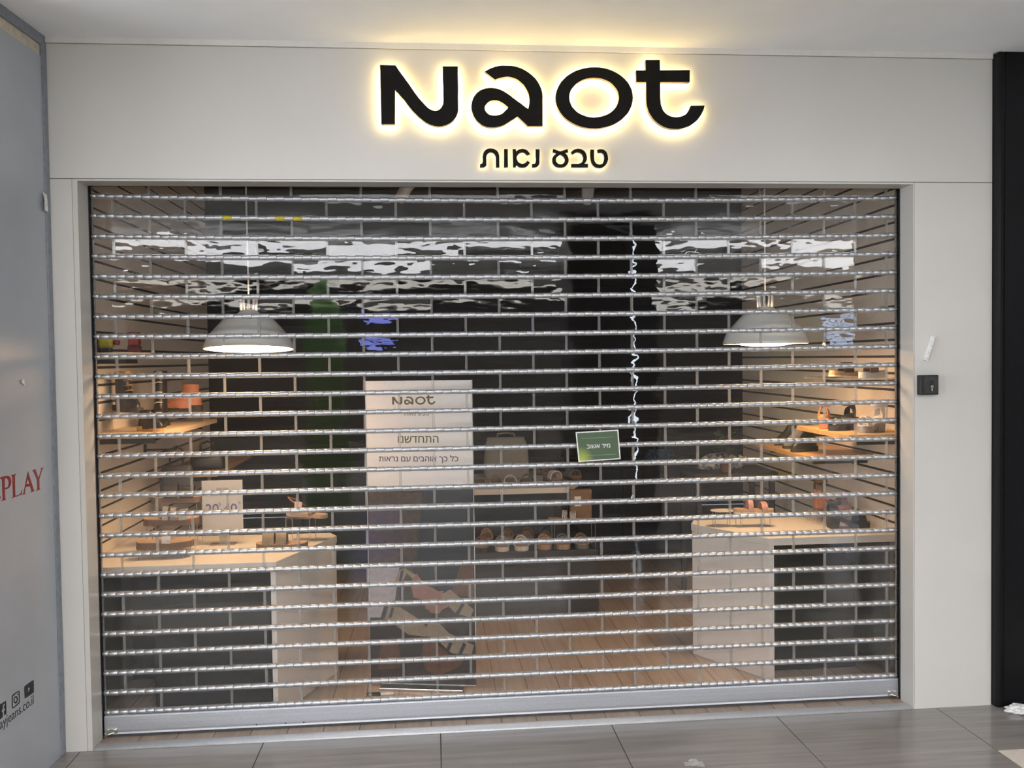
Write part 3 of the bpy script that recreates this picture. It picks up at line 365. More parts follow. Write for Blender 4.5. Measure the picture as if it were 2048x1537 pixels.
# hoarding wall on the left, joined to the front by a slate grey corner profile
m = MB().mat(hoard_m)
p0 = Vector((XL-0.02, 0, 0)) - wn*0.0
def wallp(s, z, off=0.0): q = Vector((-0.107, 0, 0)) + wd*s + wn*off; return (q.x, q.y, z)
def wallbox(mb, s0, s1, z0, z1, o0, o1):
    v = [mb.bm.verts.new(wallp(s, z, o)) for z in (z0, z1) for o in (o0, o1) for s in (s0, s1)]
    for q in ((0, 2, 3, 1), (4, 5, 7, 6), (0, 1, 5, 4), (2, 6, 7, 3), (0, 4, 6, 2), (1, 3, 7, 5)): mb.face([v[i] for i in q])
    return mb
wallbox(m, 0.012, 0.47, 0, 2.745, -0.12, 0)
m.mat(beige_m); wallbox(m, 0.012, 0.47, 2.745, 2.788, -0.06, -0.004)
m.mat(hoardtrim_m); wallbox(m, 0.002, 0.47, 2.788, 2.829, -0.06, 0.004)
struct(m.build('wall_hoarding'))
m = MB().mat(hoardtrim_m); wallbox(m, 0.001, 0.036, 0.0, 2.80, -0.03, 0.006)
struct(m.build('trim_3', bevel=0.003))

def vinyl(key, name, mat, th=0.0006):
    mx = Matrix(((wd.x, 0, wn.x, -0.107+wn.x*0.0005), (wd.y, 0, wn.y, wn.y*0.0005), (0, 1, 0, 0), (0, 0, 0, 1)))
    return shape(name, VINYL[key], th, mat, None, matrix=mx)
def vthing(name, label, cat, keys, mat, group=None):
    root = None
    for k in keys:
        o = vinyl(k, name if root is None else {'ring': 'lens_ring', 'dot': 'flash_dot'}.get(k, name), mat)
        if root is None: root = o; tag(o, label, cat, group)
        else: o.parent = root
vthing('vinyl_letter', 'dark red vinyl serif letter E cut by the left picture edge', 'letter', ['e'], ink_red, 'red serif letters on the grey hoarding')
vthing('vinyl_letter', 'dark red vinyl serif letter P on the grey hoarding', 'letter', ['p'], ink_red, 'red serif letters on the grey hoarding')
vthing('vinyl_letter', 'dark red vinyl serif letter L on the grey hoarding', 'letter', ['l'], ink_red, 'red serif letters on the grey hoarding')
vthing('vinyl_letter', 'dark red vinyl serif letter A on the grey hoarding', 'letter', ['a'], ink_red, 'red serif letters on the grey hoarding')
vthing('vinyl_letter', 'dark red vinyl serif letter Y nearest the shop front', 'letter', ['y'], ink_red, 'red serif letters on the grey hoarding')
vthing('vinyl_icon', 'black rounded vinyl icon with a play triangle, low on the hoarding', 'icon', ['play'], ink_black, 'black icons on the hoarding')
vthing('vinyl_icon', 'black outline vinyl icon of a camera with a round lens', 'icon', ['cam', 'ring', 'dot'], ink_black, 'black icons on the hoarding')
vthing('vinyl_icon', 'black square vinyl icon with a lowercase f, cut by the left picture edge', 'icon', ['fb'], ink_black, 'black icons on the hoarding')
mx = Matrix(((-wd.x, 0, wn.x, -0.107+wd.x*0.2294+wn.x*0.0006), (-wd.y, 0, wn.y, wd.y*0.2294+wn.y*0.0006), (0, 1, 0, 0.2895), (0, 0, 0, 1)))
o = text('web_address', 'replayjeans.co.il', 0.05, ink_black, None, mx, 'RIGHT', 0.0003)
_w = o.dimensions.x
mw = max(v.co.to_2d().length for v in o.data.vertices)
tag(o, 'thin black web address lettering under the icons on the hoarding', 'lettering')
# torn bits of tape and scuffs on the hoarding
def flake(name, label, cat, s, z, pts, mat, off=0.002, curl=0.006):
    m = MB().mat(mat); f = [m.bm.verts.new(wallp(s+a, z+b, off+curl*abs(c))) for a, b, c in pts]
    g = [m.bm.verts.new(wallp(s+a, z+b, off+curl*abs(c)+0.0008)) for a, b, c in pts]
    m.face(f[::-1]); m.face(g); n = len(f)
    for i in range(n): m.face([f[i], f[(i+1) % n], g[(i+1) % n], g[i]])
    return tag(m.build(name), label, cat)
flake('torn_vinyl_flap', 'white torn vinyl flap peeling off the hoarding at mid height', 'scrap', 0.245, 1.485, [(-.012, -.012, 0), (.02, .002, 0.6), (.012, .014, 1), (-.004, .012, 0.4)], white_pl)
flake('peeling_tape', 'white strip of tape peeling beside the corner profile, level with the top bars', 'tape', 0.052, 2.18, [(-.022, -.035, 0), (.012, -.035, 0.3), (.03, -.01, 1), (.016, 0.0, .6), (.016, .035, 0), (-.016, .03, 0)], white_pl, 0.008, 0.012)

# ------------------------------------------------------------------ backlit sign letters
def channel_letter(key, loops, label, front, back, glow, small):
    r = thing('small_sign_letter' if small else 'sign_letter', label, 'sign letter', (0, 0, 0), 0,
              'small letters of the lower sign row' if small else 'large letters of the upper sign row')
    th = back-front
    shape('return', loops, th-0.001, sign_side, r, y=-(front+back)/2*-1)
    shape('face', loops, 0.0012, sign_black, r, y=front-0.0004)
    cx = sum(p[0] for p in loops[0])/len(loops[0])
    # led backplate, a touch smaller so that it hides behind the letter
    shape('led_backplate', loops, 0.002, glow, r, y=back+0.001)
    return r
for k, lab in (('n', 'large black backlit sign letter N, first of the shop name'), ('a', 'large black backlit sign letter a with a looped bowl'),
               ('o', 'large black backlit sign letter o, a thick oval ring'), ('t', 'large black backlit sign letter t with a hooked foot')):
    channel_letter(k, BIG[k], lab, -0.045, -0.020, glow_m, False)
for k, lab in (('tet', 'small black backlit Hebrew letter tet, rightmost of the lower row'), ('bet', 'small black backlit Hebrew letter bet with a flat foot line'),
               ('ayin', 'small black backlit Hebrew letter ayin drawn as a loop with crossed top'), ('nun', 'small black backlit Hebrew letter nun, hook shaped, after the word gap'),
               ('alef', 'small black backlit Hebrew letter alef, a stem with an open round bowl'), ('vav', 'small black backlit Hebrew letter vav, a plain upright stroke'),
               ('tav', 'small black backlit Hebrew letter tav, leftmost of the lower row')):
    channel_letter(k, SMALL[k], lab, -0.030, -0.014, glow_s, True)

# ------------------------------------------------------------------ roller shutter
SH_Y = 0.131
PITCH = 0.0821; Z0 = 2.2371; NB = 27; SLV = 0.2871/8
def sag(k, x): return 0.015*max(0.0, 1-k/13.0)*(1-((x-W/2)/(W/2))**2)
def bar_z(k, x=None): return Z0-PITCH*k-(sag(k, x) if x is not None else 0)
shutter = thing('roller_shutter', 'closed aluminium and clear plastic roller shutter filling the shop opening', 'shutter', (W/2, SH_Y, 0))
def sp(v): return (v[0]-W/2, v[1]-SH_Y, v[2])
for k in range(NB):
    m = MB()
    x = -0.004; i = 0; first = True
    xs = [0.002]
    while xs[-1] < W-0.002: xs.append(min(xs[-1]+(SLV*0.62 if len(xs) == 1 else SLV), W-0.002))
    m.mat(rod_m).tube([sp((0.0, SH_Y, bar_z(k, 0))), *[sp((W*j/12, SH_Y, bar_z(k, W*j/12))) for j in range(1, 12)], sp((W, SH_Y, bar_z(k, W)))], 0.0072, 8)
    m.mat(alu)
    yel = {}
    for i, (a, b) in enumerate(zip(xs, xs[1:])):
        if b-a < 0.006: continue
        up = (i+k) % 2
        r = 0.0094 if up else 0.0089; dz = 0.0006 if up else -0.0006
        xc = (a+b)/2; c = (xc-W/2, -0.0012 if up else 0.0, bar_z(k, xc)+dz)
        h = (b-a)/2-0.00035
        if k == 1 and any(abs(xc-q) < SLV*0.5 for q in (0.548, 0.765, 0.835)):
            yel[round(xc, 3)] = (c, h, r); continue
        m.lathe([(r*0.93, -h), (r, -h+0.0008), (r, h-0.0008), (r*0.93, h)], c, 12, True, 'x')
    o = m.build('hinge_bar', shutter)
    for c, h, r in yel.values():
        q = MB().mat(yellow_m).lathe([(r*0.93, -h), (r, -h+0.0008), (r, h-0.0008), (r*0.93, h)], c, 12, True, 'x').build('hinge_sleeve', o)
        q['label'] = 'yellow hinge sleeve'
# clear panels in running bond
panels = []
for k in range(-1, NB-1):
    base = 0.088-0.2871 if k % 2 == 0 else 0.2315-0.2871
    x = base
    while x < W:
        a, b = max(x, 0.004), min(x+0.2871, W-0.004); x += 0.2871
        if b-a > 0.02: panels.append((k, a, b))
def depth_of(p): return (Vector(((p[1]+p[2])/2, SH_Y, bar_z(p[0])-0.04))-CAM_LOC).dot(_f)
panels.sort(key=lambda p: ((p[2]-p[1]) < 0.28, depth_of(p)))
def add_panel(m, k, a, b):
    a += 0.0003; b -= 0.0003
    t = rnd.uniform(-0.00022, 0.00022)+(0.00016 if k % 2 else -0.00012); u = rnd.uniform(-0.0006, 0.0006); c = rnd.uniform(-0.0003, 0.0004)
    za, zb = bar_z(k, a), bar_z(k, b); ztop = -0.0098; zbot = -PITCH+0.0098
    Y = SH_Y+0.0015
    nx, nz = 6, 2
    def yy(s, v): return Y + t*(1-2*v) + u*(s-0.5) + c*(1-(2*s-1)**2)
    m.mat(poly_m)
    F, B = [], []
    for j in range(nz+1):
        v = j/nz; rf, rb = [], []
        for i in range(nx+1):
            s = i/nx; X = a+(b-a)*s; Zt = (za*(1-s)+zb*s)+ztop+(zbot-ztop)*v
            rf.append(m.bm.verts.new(sp((X, yy(s, v), Zt)))); rb.append(m.bm.verts.new(sp((X, yy(s, v)+0.0015, Zt))))
        F.append(rf); B.append(rb)
    for j in range(nz):
        for i in range(nx):
            for g, fl in ((F, 0), (B, 1)):
                q = [g[j][i], g[j+1][i], g[j+1][i+1], g[j][i+1]]
                f = m.face(q[::-1] if fl else q)
                if f: f.smooth = True
    m.mat(polyedge_m)
    for q, zz in ((a, za), (b-0.0048, zb)):
        v = [sp((q+dx, Y+dy, zz+dz)) for dz in (zbot-0.001, ztop+0.001) for dy in (-0.005, 0.004) for dx in (0, 0.0048)]
        vs = [m.bm.verts.new(p) for p in v]
        for s4 in ((0, 2, 3, 1), (4, 5, 7, 6), (0, 1, 5, 4), (2, 6, 7, 3), (0, 4, 6, 2), (1, 3, 7, 5)): m.face([vs[i] for i in s4])
    for za2, zb2 in (((za+ztop), (zb+ztop)), ((za+zbot), (zb+zbot))):
        hh = 0.0019
        v = [sp(p) for p in ((a, Y-.003, za2-hh), (b, Y-.003, zb2-hh), (a, Y+.003, za2-hh), (b, Y+.003, zb2-hh), (a, Y-.003, za2+hh), (b, Y-.003, zb2+hh), (a, Y+.003, za2+hh), (b, Y+.003, zb2+hh))]
        vs = [m.bm.verts.new(p) for p in v]
        for s4 in ((0, 2, 3, 1), (4, 5, 7, 6), (0, 1, 5, 4), (2, 6, 7, 3), (0, 4, 6, 2), (1, 3, 7, 5)): m.face([vs[i] for i in s4])
for p in panels[:100]:
    m = MB().mat(poly_m); m.mat(polyedge_m); add_panel(m, *p); m.build('clear_panel', shutter, fix=False)
m = MB().mat(poly_m); m.mat(polyedge_m)
for p in panels[100:]: add_panel(m, *p)
o = m.build('clear_panels', shutter, fix=False); o['kind'] = 'stuff'
# bottom rail, extruded profile with grooves
m = MB().mat(alu_rail)
prof = [(0.016, 0.017), (0.022, 0.013), (0.030, 0.0135), (0.0305, 0.015), (0.0325, 0.015), (0.033, 0.0135), (0.052, 0.0135), (0.0525, 0.0148), (0.054, 0.0148), (0.0545, 0.0135),
        (0.070, 0.0135), (0.0705, 0.0148), (0.072, 0.0148), (0.0725, 0.0135), (0.086, 0.0135), (0.091, 0.010), (0.093, 0.004)]
loop = [(-d, z) for z, d in prof]+[(0.012, 0.093), (0.012, 0.016)]
m.rings([[(-W/2+0.004, y, z) for y, z in loop], [(W/2-0.004, y, z) for y, z in loop]], True, False)
rail = m.build('bottom_rail', shutter)
MB().mat(rod_m).box(-W/2+0.01, W/2-0.01, -0.008, 0.01, 0.002, 0.016).build('rubber_seal', rail)
for sx in (-1, 1):
    m = MB().mat(steel)
    xx = sx*(W/2-0.035)
    m.box(xx-0.022, xx+0.022, -0.019, -0.0135, 0.020, 0.040).lathe([(0.0065, -0.006), (0.0065, 0.0), (0.004, 0.0)], (xx-sx*0.012, -0.018, 0.034), 12, True, 'y')
    m.lathe([(0.0055, -0.006), (0.0055, 0.0)], (xx+sx*0.014, -0.018, 0.036), 12, True, 'y')
    m.tube([(xx-0.01*sx, -0.02, 0.024), (xx+0.012*sx, -0.026, 0.02), (xx+0.026*sx, -0.022, 0.012)], 0.004, 8)
    b = m.build('lock_bolt', rail, bevel=0.001)
for xx in (-0.98, -0.905, -1.10): MB().mat(rod_m).lathe([(0.0035, -0.0008), (0.0035, 0.0005)], (xx, -0.0137, 0.026), 8, True, 'y').build('rivet', rail)
for sx in (0, 1):
    m = MB().mat(alu_dark)
    x0, x1 = ((-0.03, -0.0005) if sx == 0 else (W+0.0005, W+0.03))
    m.box(x0-W/2, x1-W/2, -SH_Y+0.1055, -SH_Y+0.118, 0.001, 2.29).box(x0-W/2, x1-W/2, 0.016, 0.022, 0.001, 2.29)
    m.box(*( (x0-W/2, x0-W/2+0.004) if sx == 0 else (x1-W/2-0.004, x1-W/2)), -SH_Y+0.118, 0.016, 0.001, 2.29)
    m.build('guide_rail', shutter)

# ------------------------------------------------------------------ things on the front
s = thing('hanging_notice', 'small green notice with white Hebrew lettering hung on the shutter', 'sign', (2.083, 0.1115, 1.168), 0)
s.rotation_euler = (0, math.radians(-1.5), 0)
skew = [(-0.0945, 0.064), (0.0915, 0.0665), (0.0975, -0.0615), (-0.0865, -0.065)]
m = MB().mat(white_pl)
a = [m.bm.verts.new((x, -0.0015, z)) for x, z in skew]; b = [m.bm.verts.new((x, 0.0015, z)) for x, z in skew]
m.face(a); m.face(b[::-1]); [m.face([a[i], b[i], b[(i+1) % 4], a[(i+1) % 4]]) for i in range(4)]
m.build('white_border_card', s)
gm = principled('green notice print', (0.06, 0.10, 0.05), 0.35)
tc = N(gm, 'ShaderNodeTexCoord'); sx_ = N(gm, 'ShaderNodeVectorMath', operation='DISTANCE'); sx_.inputs[1].default_value = (-0.08, 0, -0.06)
L(gm, tc.outputs['Object'], sx_.inputs[0]); rp = N(gm, 'ShaderNodeValToRGB'); L(gm, sx_.outputs['Value'], rp.inputs[0])
rp.color_ramp.elements[0].position = 0.008; rp.color_ramp.elements[0].color = (0.40, 0.48, 0.07, 1)
rp.color_ramp.elements[1].position = 0.062; rp.color_ramp.elements[1].color = (0.075, 0.115, 0.062, 1)
L(gm, rp.outputs[0], gm.node_tree.nodes['Principled BSDF'].inputs['Base Color'])
sk = [(x*0.945, z*0.925) for x, z in skew]
m = MB().mat(gm); m.face([m.bm.verts.new((x, -0.0021, z)) for x, z in sk]); m.build('green_print', s)
t1 = text('lettering', 'בושא דימ', 0.0275, white_pl, s, FRONT(0.003, -0.0026, -0.0085), 'CENTER', 0.0002, 0.0002)
lg = simple('pale green line', (0.35, 0.42, 0.28), 0.5)
m = MB().mat(lg).box(-0.071, 0.069, -0.0026, -0.0022, 0.0355, 0.0365).box(-0.067, 0.075, -0.0026, -0.0022, -0.0395, -0.0385)
m.build('ruled_lines', s)

k = thing('key_switch', 'black square key switch box on the right pier', 'switch', (3.4975, 0, 1.412))
MB().mat(black_m).box(-0.0415, 0.0395, -0.030, 0, -0.042, 0.042).build('housing', k, bevel=0.003)
MB().mat(simple('charcoal plate', (0.030, 0.030, 0.031), 0.5)).box(-0.026, 0.034, -0.033, -0.029, -0.036, 0.037).build('cover_plate', k, bevel=0.0015)
MB().mat(black_m).box(-0.004, 0.014, -0.0345, -0.032, -0.030, 0.020).build('key_recess', k, bevel=0.001)
m = MB().mat(brass).lathe([(0.0062, -0.004), (0.0062, 0.0), (0.002, 0.0)], (0.006, -0.0345, -0.0065), 16, True, 'y').box(0.0025, 0.0095, -0.0375, -0.0345, -0.026, -0.009)
c = m.build('lock_cylinder', k)
MB().mat(black_m).box(0.0052, 0.0068, -0.0392, -0.0384, -0.0095, -0.0035).build('keyway', c)
h = thing('magnetic_sensor', 'slim white tilted plastic sensor strip stuck above the key switch', 'sensor', (3.508, 0, 1.568))
h.rotation_euler = (0, math.radians(19.5), 0)
MB().mat(white_pl).box(-0.0085, 0.0085, -0.016, 0, -0.055, 0.055).build('casing', h, bevel=0.003)
for z in (-0.046, 0.012, 0.046): MB().mat(simple('grey screw', (0.25, 0.25, 0.24), 0.5)).lathe([(0.0022, -0.0006), (0.0022, 0.0004)], (0.003, -0.0163, z), 10, True, 'y').build('screw', h)
# ================================================================== floors
m = MB().mat(simple('dark grout', (0.05, 0.045, 0.04), 0.8))
m.box(-4.5, 13.0, CEIL_END, 0.0, -0.05, -0.0025)
tile = principled('grey brown glazed tile', (0.2, 0.18, 0.165), 0.16)
vary(tile, (0.21, 0.197, 0.185), (0.29, 0.273, 0.257), scale=(0.9, 14, 1), noise=2.2, detail=4, lo=0.3, hi=0.75)
creamtile = simple('cream glazed tile', (0.66, 0.61, 0.54), 0.2, var=0.03)
rows = [(-0.42, 0.0)]
y = -0.42
while y > CEIL_END: rows.append((max(y-0.718, CEIL_END), y)); y -= 0.718
x = 0.671-0.718*7
xs = []
while x < 13: xs.append(x); x += 0.718
for r, (ya, yb) in enumerate(rows):
    for xa in xs:
        c = (xa > 3.5 and r == 1)
        m.mat(creamtile if c else tile)
        m.box(xa+0.002, xa+0.716, ya+0.002, yb-0.002, -0.0026, 0.0)
struct(m.build('floor'))
wood = principled('wood look porcelain planks', (0.4, 0.25, 0.16), 0.32)
b = wood.node_tree.nodes['Principled BSDF']; tc = N(wood, 'ShaderNodeTexCoord')
mp = N(wood, 'ShaderNodeMapping'); mp.inputs['Rotation'].default_value = (0, 0, PI/2); L(wood, tc.outputs['Object'], mp.inputs[0])
bk = N(wood, 'ShaderNodeTexBrick'); bk.offset = 0.33; bk.offset_frequency = 2
for kk, v in dict(Scale=1.0, **{'Mortar Size': 0.0022, 'Brick Width': 0.9, 'Row Height': 0.15, 'Mortar Smooth': 0.2, 'Bias': 0.0}).items(): bk.inputs[kk].default_value = v
bk.inputs['Color1'].default_value = (0.43, 0.335, 0.265, 1); bk.inputs['Color2'].default_value = (0.50, 0.40, 0.325, 1); bk.inputs['Mortar'].default_value = (0.16, 0.09, 0.055, 1)
L(wood, mp.outputs[0], bk.inputs['Vector'])
m2 = N(wood, 'ShaderNodeMapping'); m2.inputs['Scale'].default_value = (26, 1.6, 1); L(wood, tc.outputs['Object'], m2.inputs[0])
nz = N(wood, 'ShaderNodeTexNoise', Scale=1.6, Detail=5.0); L(wood, m2.outputs[0], nz.inputs['Vector'])
mr = N(wood, 'ShaderNodeMapRange'); mr.inputs['From Min'].default_value = 0.3; mr.inputs['From Max'].default_value = 0.7; mr.inputs['To Min'].default_value = 0.8; mr.inputs['To Max'].default_value = 1.12
L(wood, nz.outputs['Fac'], mr.inputs['Value'])
vm = N(wood, 'ShaderNodeVectorMath', operation='MULTIPLY'); L(wood, bk.outputs['Color'], vm.inputs[0]); L(wood, mr.outputs[0], vm.inputs[1]); L(wood, vm.outputs[0], b.inputs['Base Color'])
m = MB().mat(wood).box(-1.3, 4.9, 0.0, 5.3, -0.05, -0.0005)
struct(m.build('floor_shop'))
# bright aluminium threshold strip
m = MB().mat(simple('bright threshold aluminium', (0.70, 0.71, 0.73), 0.45, 0.35, var=0.05, scale=20))
lp = [(-0.004, 0.0), (0.0, 0.005), (0.02, 0.0075), (0.045, 0.0075), (0.062, 0.004), (0.068, 0.0)]
m.rings([[(0.002, y, z) for y, z in lp], [(W-0.002, y, z) for y, z in lp]], True, True)
struct(m.build('trim_4'))

# ================================================================== shop shell
RW = 3.58; LW = -0.13; SY = 2.50; CZ = 2.95
def slatwall(name, x0, x1, side, y0, y1):
    """boards with dark grooves every 9 cm; side = +1 faces +x"""
    m = MB(); z = 0.02; m.mat(groove_m).box(*( (x0, x1-0.006) if side > 0 else (x0+0.006, x1)), y0, y1, 0.0, CZ)
    m.mat(slat_m); p = 0.08
    while z < CZ-0.02:
        m.box(x0, x1, y0-0.001, y1, z, min(z+p-0.012, CZ)); z += p
    return struct(m.build(name))
slatwall('wall_slat_left', LW-0.05, LW, 1, 0.106, SY)
slatwall('wall_slat_right', RW, RW+0.05, -1, 0.106, SY)
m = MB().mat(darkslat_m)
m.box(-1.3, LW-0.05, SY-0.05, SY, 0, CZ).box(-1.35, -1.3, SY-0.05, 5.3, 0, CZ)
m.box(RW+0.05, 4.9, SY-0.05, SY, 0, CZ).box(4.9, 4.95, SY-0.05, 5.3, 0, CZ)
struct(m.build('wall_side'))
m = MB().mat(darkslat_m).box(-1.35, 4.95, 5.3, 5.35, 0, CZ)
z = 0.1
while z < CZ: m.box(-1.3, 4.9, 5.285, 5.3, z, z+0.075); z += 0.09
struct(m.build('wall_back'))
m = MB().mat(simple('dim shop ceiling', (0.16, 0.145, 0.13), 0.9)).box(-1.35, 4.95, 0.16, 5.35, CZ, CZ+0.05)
struct(m.build('ceiling_shop'))
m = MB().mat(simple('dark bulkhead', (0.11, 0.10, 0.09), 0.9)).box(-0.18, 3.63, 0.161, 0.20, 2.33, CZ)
struct(m.build('wall_bulkhead'))

# ================================================================== window counters
def counter(name, label, top, leg, endx, recess):
    t = thing(name, label, 'display counter', (*top[0], 0))
    ox, oy = top[0]
    q = lambda pts: [(x-ox, y-oy) for x, y in pts]
    MB().mat(counter_m).prism(q(top), 0.646, 0.682).build('counter_top', t, bevel=0.002)
    MB().mat(white_m).prism(q(leg), 0.001, 0.645).build('leg_panel', t, bevel=0.001)
    MB().mat(simple('grey end panel', (0.17, 0.16, 0.15), 0.5)).prism(q(endx), 0.001, 0.645).build('end_panel', t)
    MB().mat(darkgrey_m).prism(q(recess), 0.001, 0.645).build('back_panel', t)
    return t
counter('window_counter', 'cream display counter with chamfered corner in the left window', [(-0.125, 0.25), (0.69, 0.25), (0.893, 0.79), (0.852, 0.87), (-0.125, 0.90)],
        [(0.665, 0.256), (0.687, 0.256), (0.889, 0.79), (0.849, 0.865), (0.832, 0.865), (0.862, 0.79)], [(-0.125, 0.26), (-0.105, 0.26), (-0.105, 0.89), (-0.125, 0.89)],
        [(-0.104, 0.80), (0.83, 0.80), (0.83, 0.82), (-0.104, 0.82)])
counter('window_counter', 'cream display counter with chamfered corner in the right window', [(3.575, 0.40), (3.575, 0.95), (2.74, 0.91), (2.700, 0.82), (2.950, 0.40)],
        [(2.955, 0.404), (2.978, 0.404), (2.73, 0.82), (2.76, 0.90), (2.744, 0.905), (2.705, 0.82)], [(3.555, 0.41), (3.575, 0.41), (3.575, 0.94), (3.555, 0.94)],
        [(2.77, 0.86), (3.554, 0.88), (3.554, 0.90), (2.77, 0.88)])
def soft_box(label, x0, x1, y0, y1, z1):
    t = thing('storage_box', label, 'box', ((x0+x1)/2, (y0+y1)/2, 0.0))
    MB().mat(voidblack_m).box((x0-x1)/2, (x1-x0)/2, (y0-y1)/2, (y1-y0)/2, 0.001, z1-0.03).build('box_body', t, bevel=0.012)
    MB().mat(voidblack_m).box((x0-x1)/2-0.004, (x1-x0)/2+0.004, (y0-y1)/2-0.004, (y1-y0)/2+0.004, z1-0.03, z1).build('lid', t, bevel=0.01)
soft_box('large black fabric box pushed under the left window counter', 0.115, 0.64, 0.42, 0.78, 0.47)
soft_box('large black fabric box pushed under the right window counter', 3.02, 3.44, 0.52, 0.84, 0.52)

# ================================================================== pendants and spots
def pendant(label, x, y, z, tilt=0.0):
    t = thing('pendant_lamp', label, 'lamp', (x, y, z), 0, 'white dome pendants over the window counters')
    prof = [(0.207, 0.0), (0.211, 0.002), (0.209, 0.012), (0.205, 0.022), (0.197, 0.046), (0.187, 0.063), (0.171, 0.082), (0.148, 0.108), (0.116, 0.143), (0.104, 0.151), (0.085, 0.157), (0.055, 0.162)]
    inner = [(0.052, 0.157), (0.084, 0.152), (0.113, 0.138), (0.145, 0.103), (0.167, 0.078), (0.183, 0.059), (0.193, 0.042), (0.201, 0.020), (0.207, 0.0)]
    MB().mat(enamel).lathe(prof, n=64).lathe(inner, n=64).build('dome_shade', t)
    m = MB().mat(enamel)
    m.lathe([(0.058, 0.160), (0.052, 0.172), (0.042, 0.181), (0.038, 0.187)], n=24).lathe([(0.040, 0.240), (0.040, 0.250), (0.014, 0.260)], n=24)
    m.mat(black_m).lathe([(0.028, 0.180), (0.028, 0.243)], n=16); m.mat(enamel)
    for i in range(9):
        a = 2*PI*i/9; ca, sa = math.cos(a), math.sin(a)
        m.tube([(0.037*ca, 0.037*sa, 0.183), (0.037*ca, 0.037*sa, 0.244)], 0.0062, 6)
    m.build('slotted_neck', t)
    m = MB().mat(lamp_glow).lathe([(0.0005, -0.014), (0.06, -0.012), (0.12, -0.004), (0.17, 0.008), (0.195, 0.022)], n=48)
    m.build('diffuser', t)
    if tilt:
        for o in t.children: o.rotation_euler = (math.radians(-tilt), 0, 0)
    m = MB().mat(enamel).tube([(0, 0.016 if tilt else 0, 0.24), (0, 0, CZ-z-0.03)], 0.004, 8)
    m.build('cable', t)
    for o in t.children:
        if o.name.split('.')[0] != 'cable': o.scale = (0.955, 0.955, 0.955)
    MB().mat(enamel).lathe([(0.05, CZ-z-0.03), (0.05, CZ-z-0.001)], n=24, caps=True).build('ceiling_cup', t)
pendant('white dome pendant glowing above the left window counter', 0.546, 0.50, 1.608, 4.2)
pendant('white dome pendant glowing above the right window counter', 2.978, 0.50, 1.603)
def spot(label, x, y, z, tx, tilt):
    t = thing('spotlight', label, 'spotlight', (x, y, CZ), 0, 'white ceiling spotlights')
    m = MB().mat(enamel).lathe([(0.035, -0.02), (0.035, -0.001)], n=20, caps=True).tube([(0, 0, -0.02), (0, 0, z-CZ+0.12)], 0.009, 8); m.build('stem', t)
    o = MB().mat(enamel).lathe([(0.022, -0.12), (0.030, -0.10), (0.036, -0.02), (0.05, 0.01), (0.062, 0.05), (0.064, 0.10), (0.058, 0.10), (0.05, 0.02), (0.0, 0.0)], n=28).build('spot_head', t)
    o.location = (0, 0, z-CZ+0.11); o.rotation_euler = (math.radians(tilt), math.radians(tx), 0)
spot('white conical ceiling spotlight seen left of centre above the shutter bars', 1.270, 1.2, 2.40, 30, 8)
spot('white conical ceiling spotlight seen right of centre above the shutter bars', 2.250, 1.2, 2.40, 6, -10)

# ================================================================== wall shelves
def shelf(label, mat, x0, x1, y0, y1, z, th=0.022, name='wall_shelf', side=1):
    t = thing(name, label, 'shelf', ((x0+x1)/2, (y0+y1)/2, z), 0)
    cx, cy = (x0+x1)/2, (y0+y1)/2
    MB().mat(mat).box(x0-cx, x1-cx, y0-cy, y1-cy, -th, 0).build('shelf_board', t, bevel=0.001)
    for yy in (y0+0.06-cy, y1-0.06-cy):
        wx = (x0-cx if side > 0 else x1-cx)
        MB().mat(darkgrey_m).box(*sorted((wx, wx+side*(x1-x0)*0.8)), yy-0.003, yy+0.003, -th-0.03, -th).build('bracket', t)
    return t
shelf('birch wall shelf carrying the boots on the left wall', shelflight_m, LW, 0.19, 0.42, 1.36, 1.24)
shelf('thin small shelf high on the left wall under the yellow tool', shelflight_m, LW, 0.12, 0.22, 0.50, 1.598, 0.018)
shelf('oak wall shelf low on the left wall behind the hanging bags', shelfwood_m, LW, 0.19, 1.32, 2.25, 0.945)
shelf('oak wall shelf carrying block heels on the right wall', shelfwood_m, 3.25, RW, 0.20, 0.78, 1.182, side=-1)
shelf('oak wall shelf further back on the right wall with dark shoes', shelfwood_m, 3.22, RW, 0.62, 1.30, 1.045, side=-1)
shelf('clear acrylic shelf high on the right wall with two slip-on sandals', acrylic_m, 3.22, RW-0.0005, 0.22, 0.62, 1.438, 0.008, side=-1)

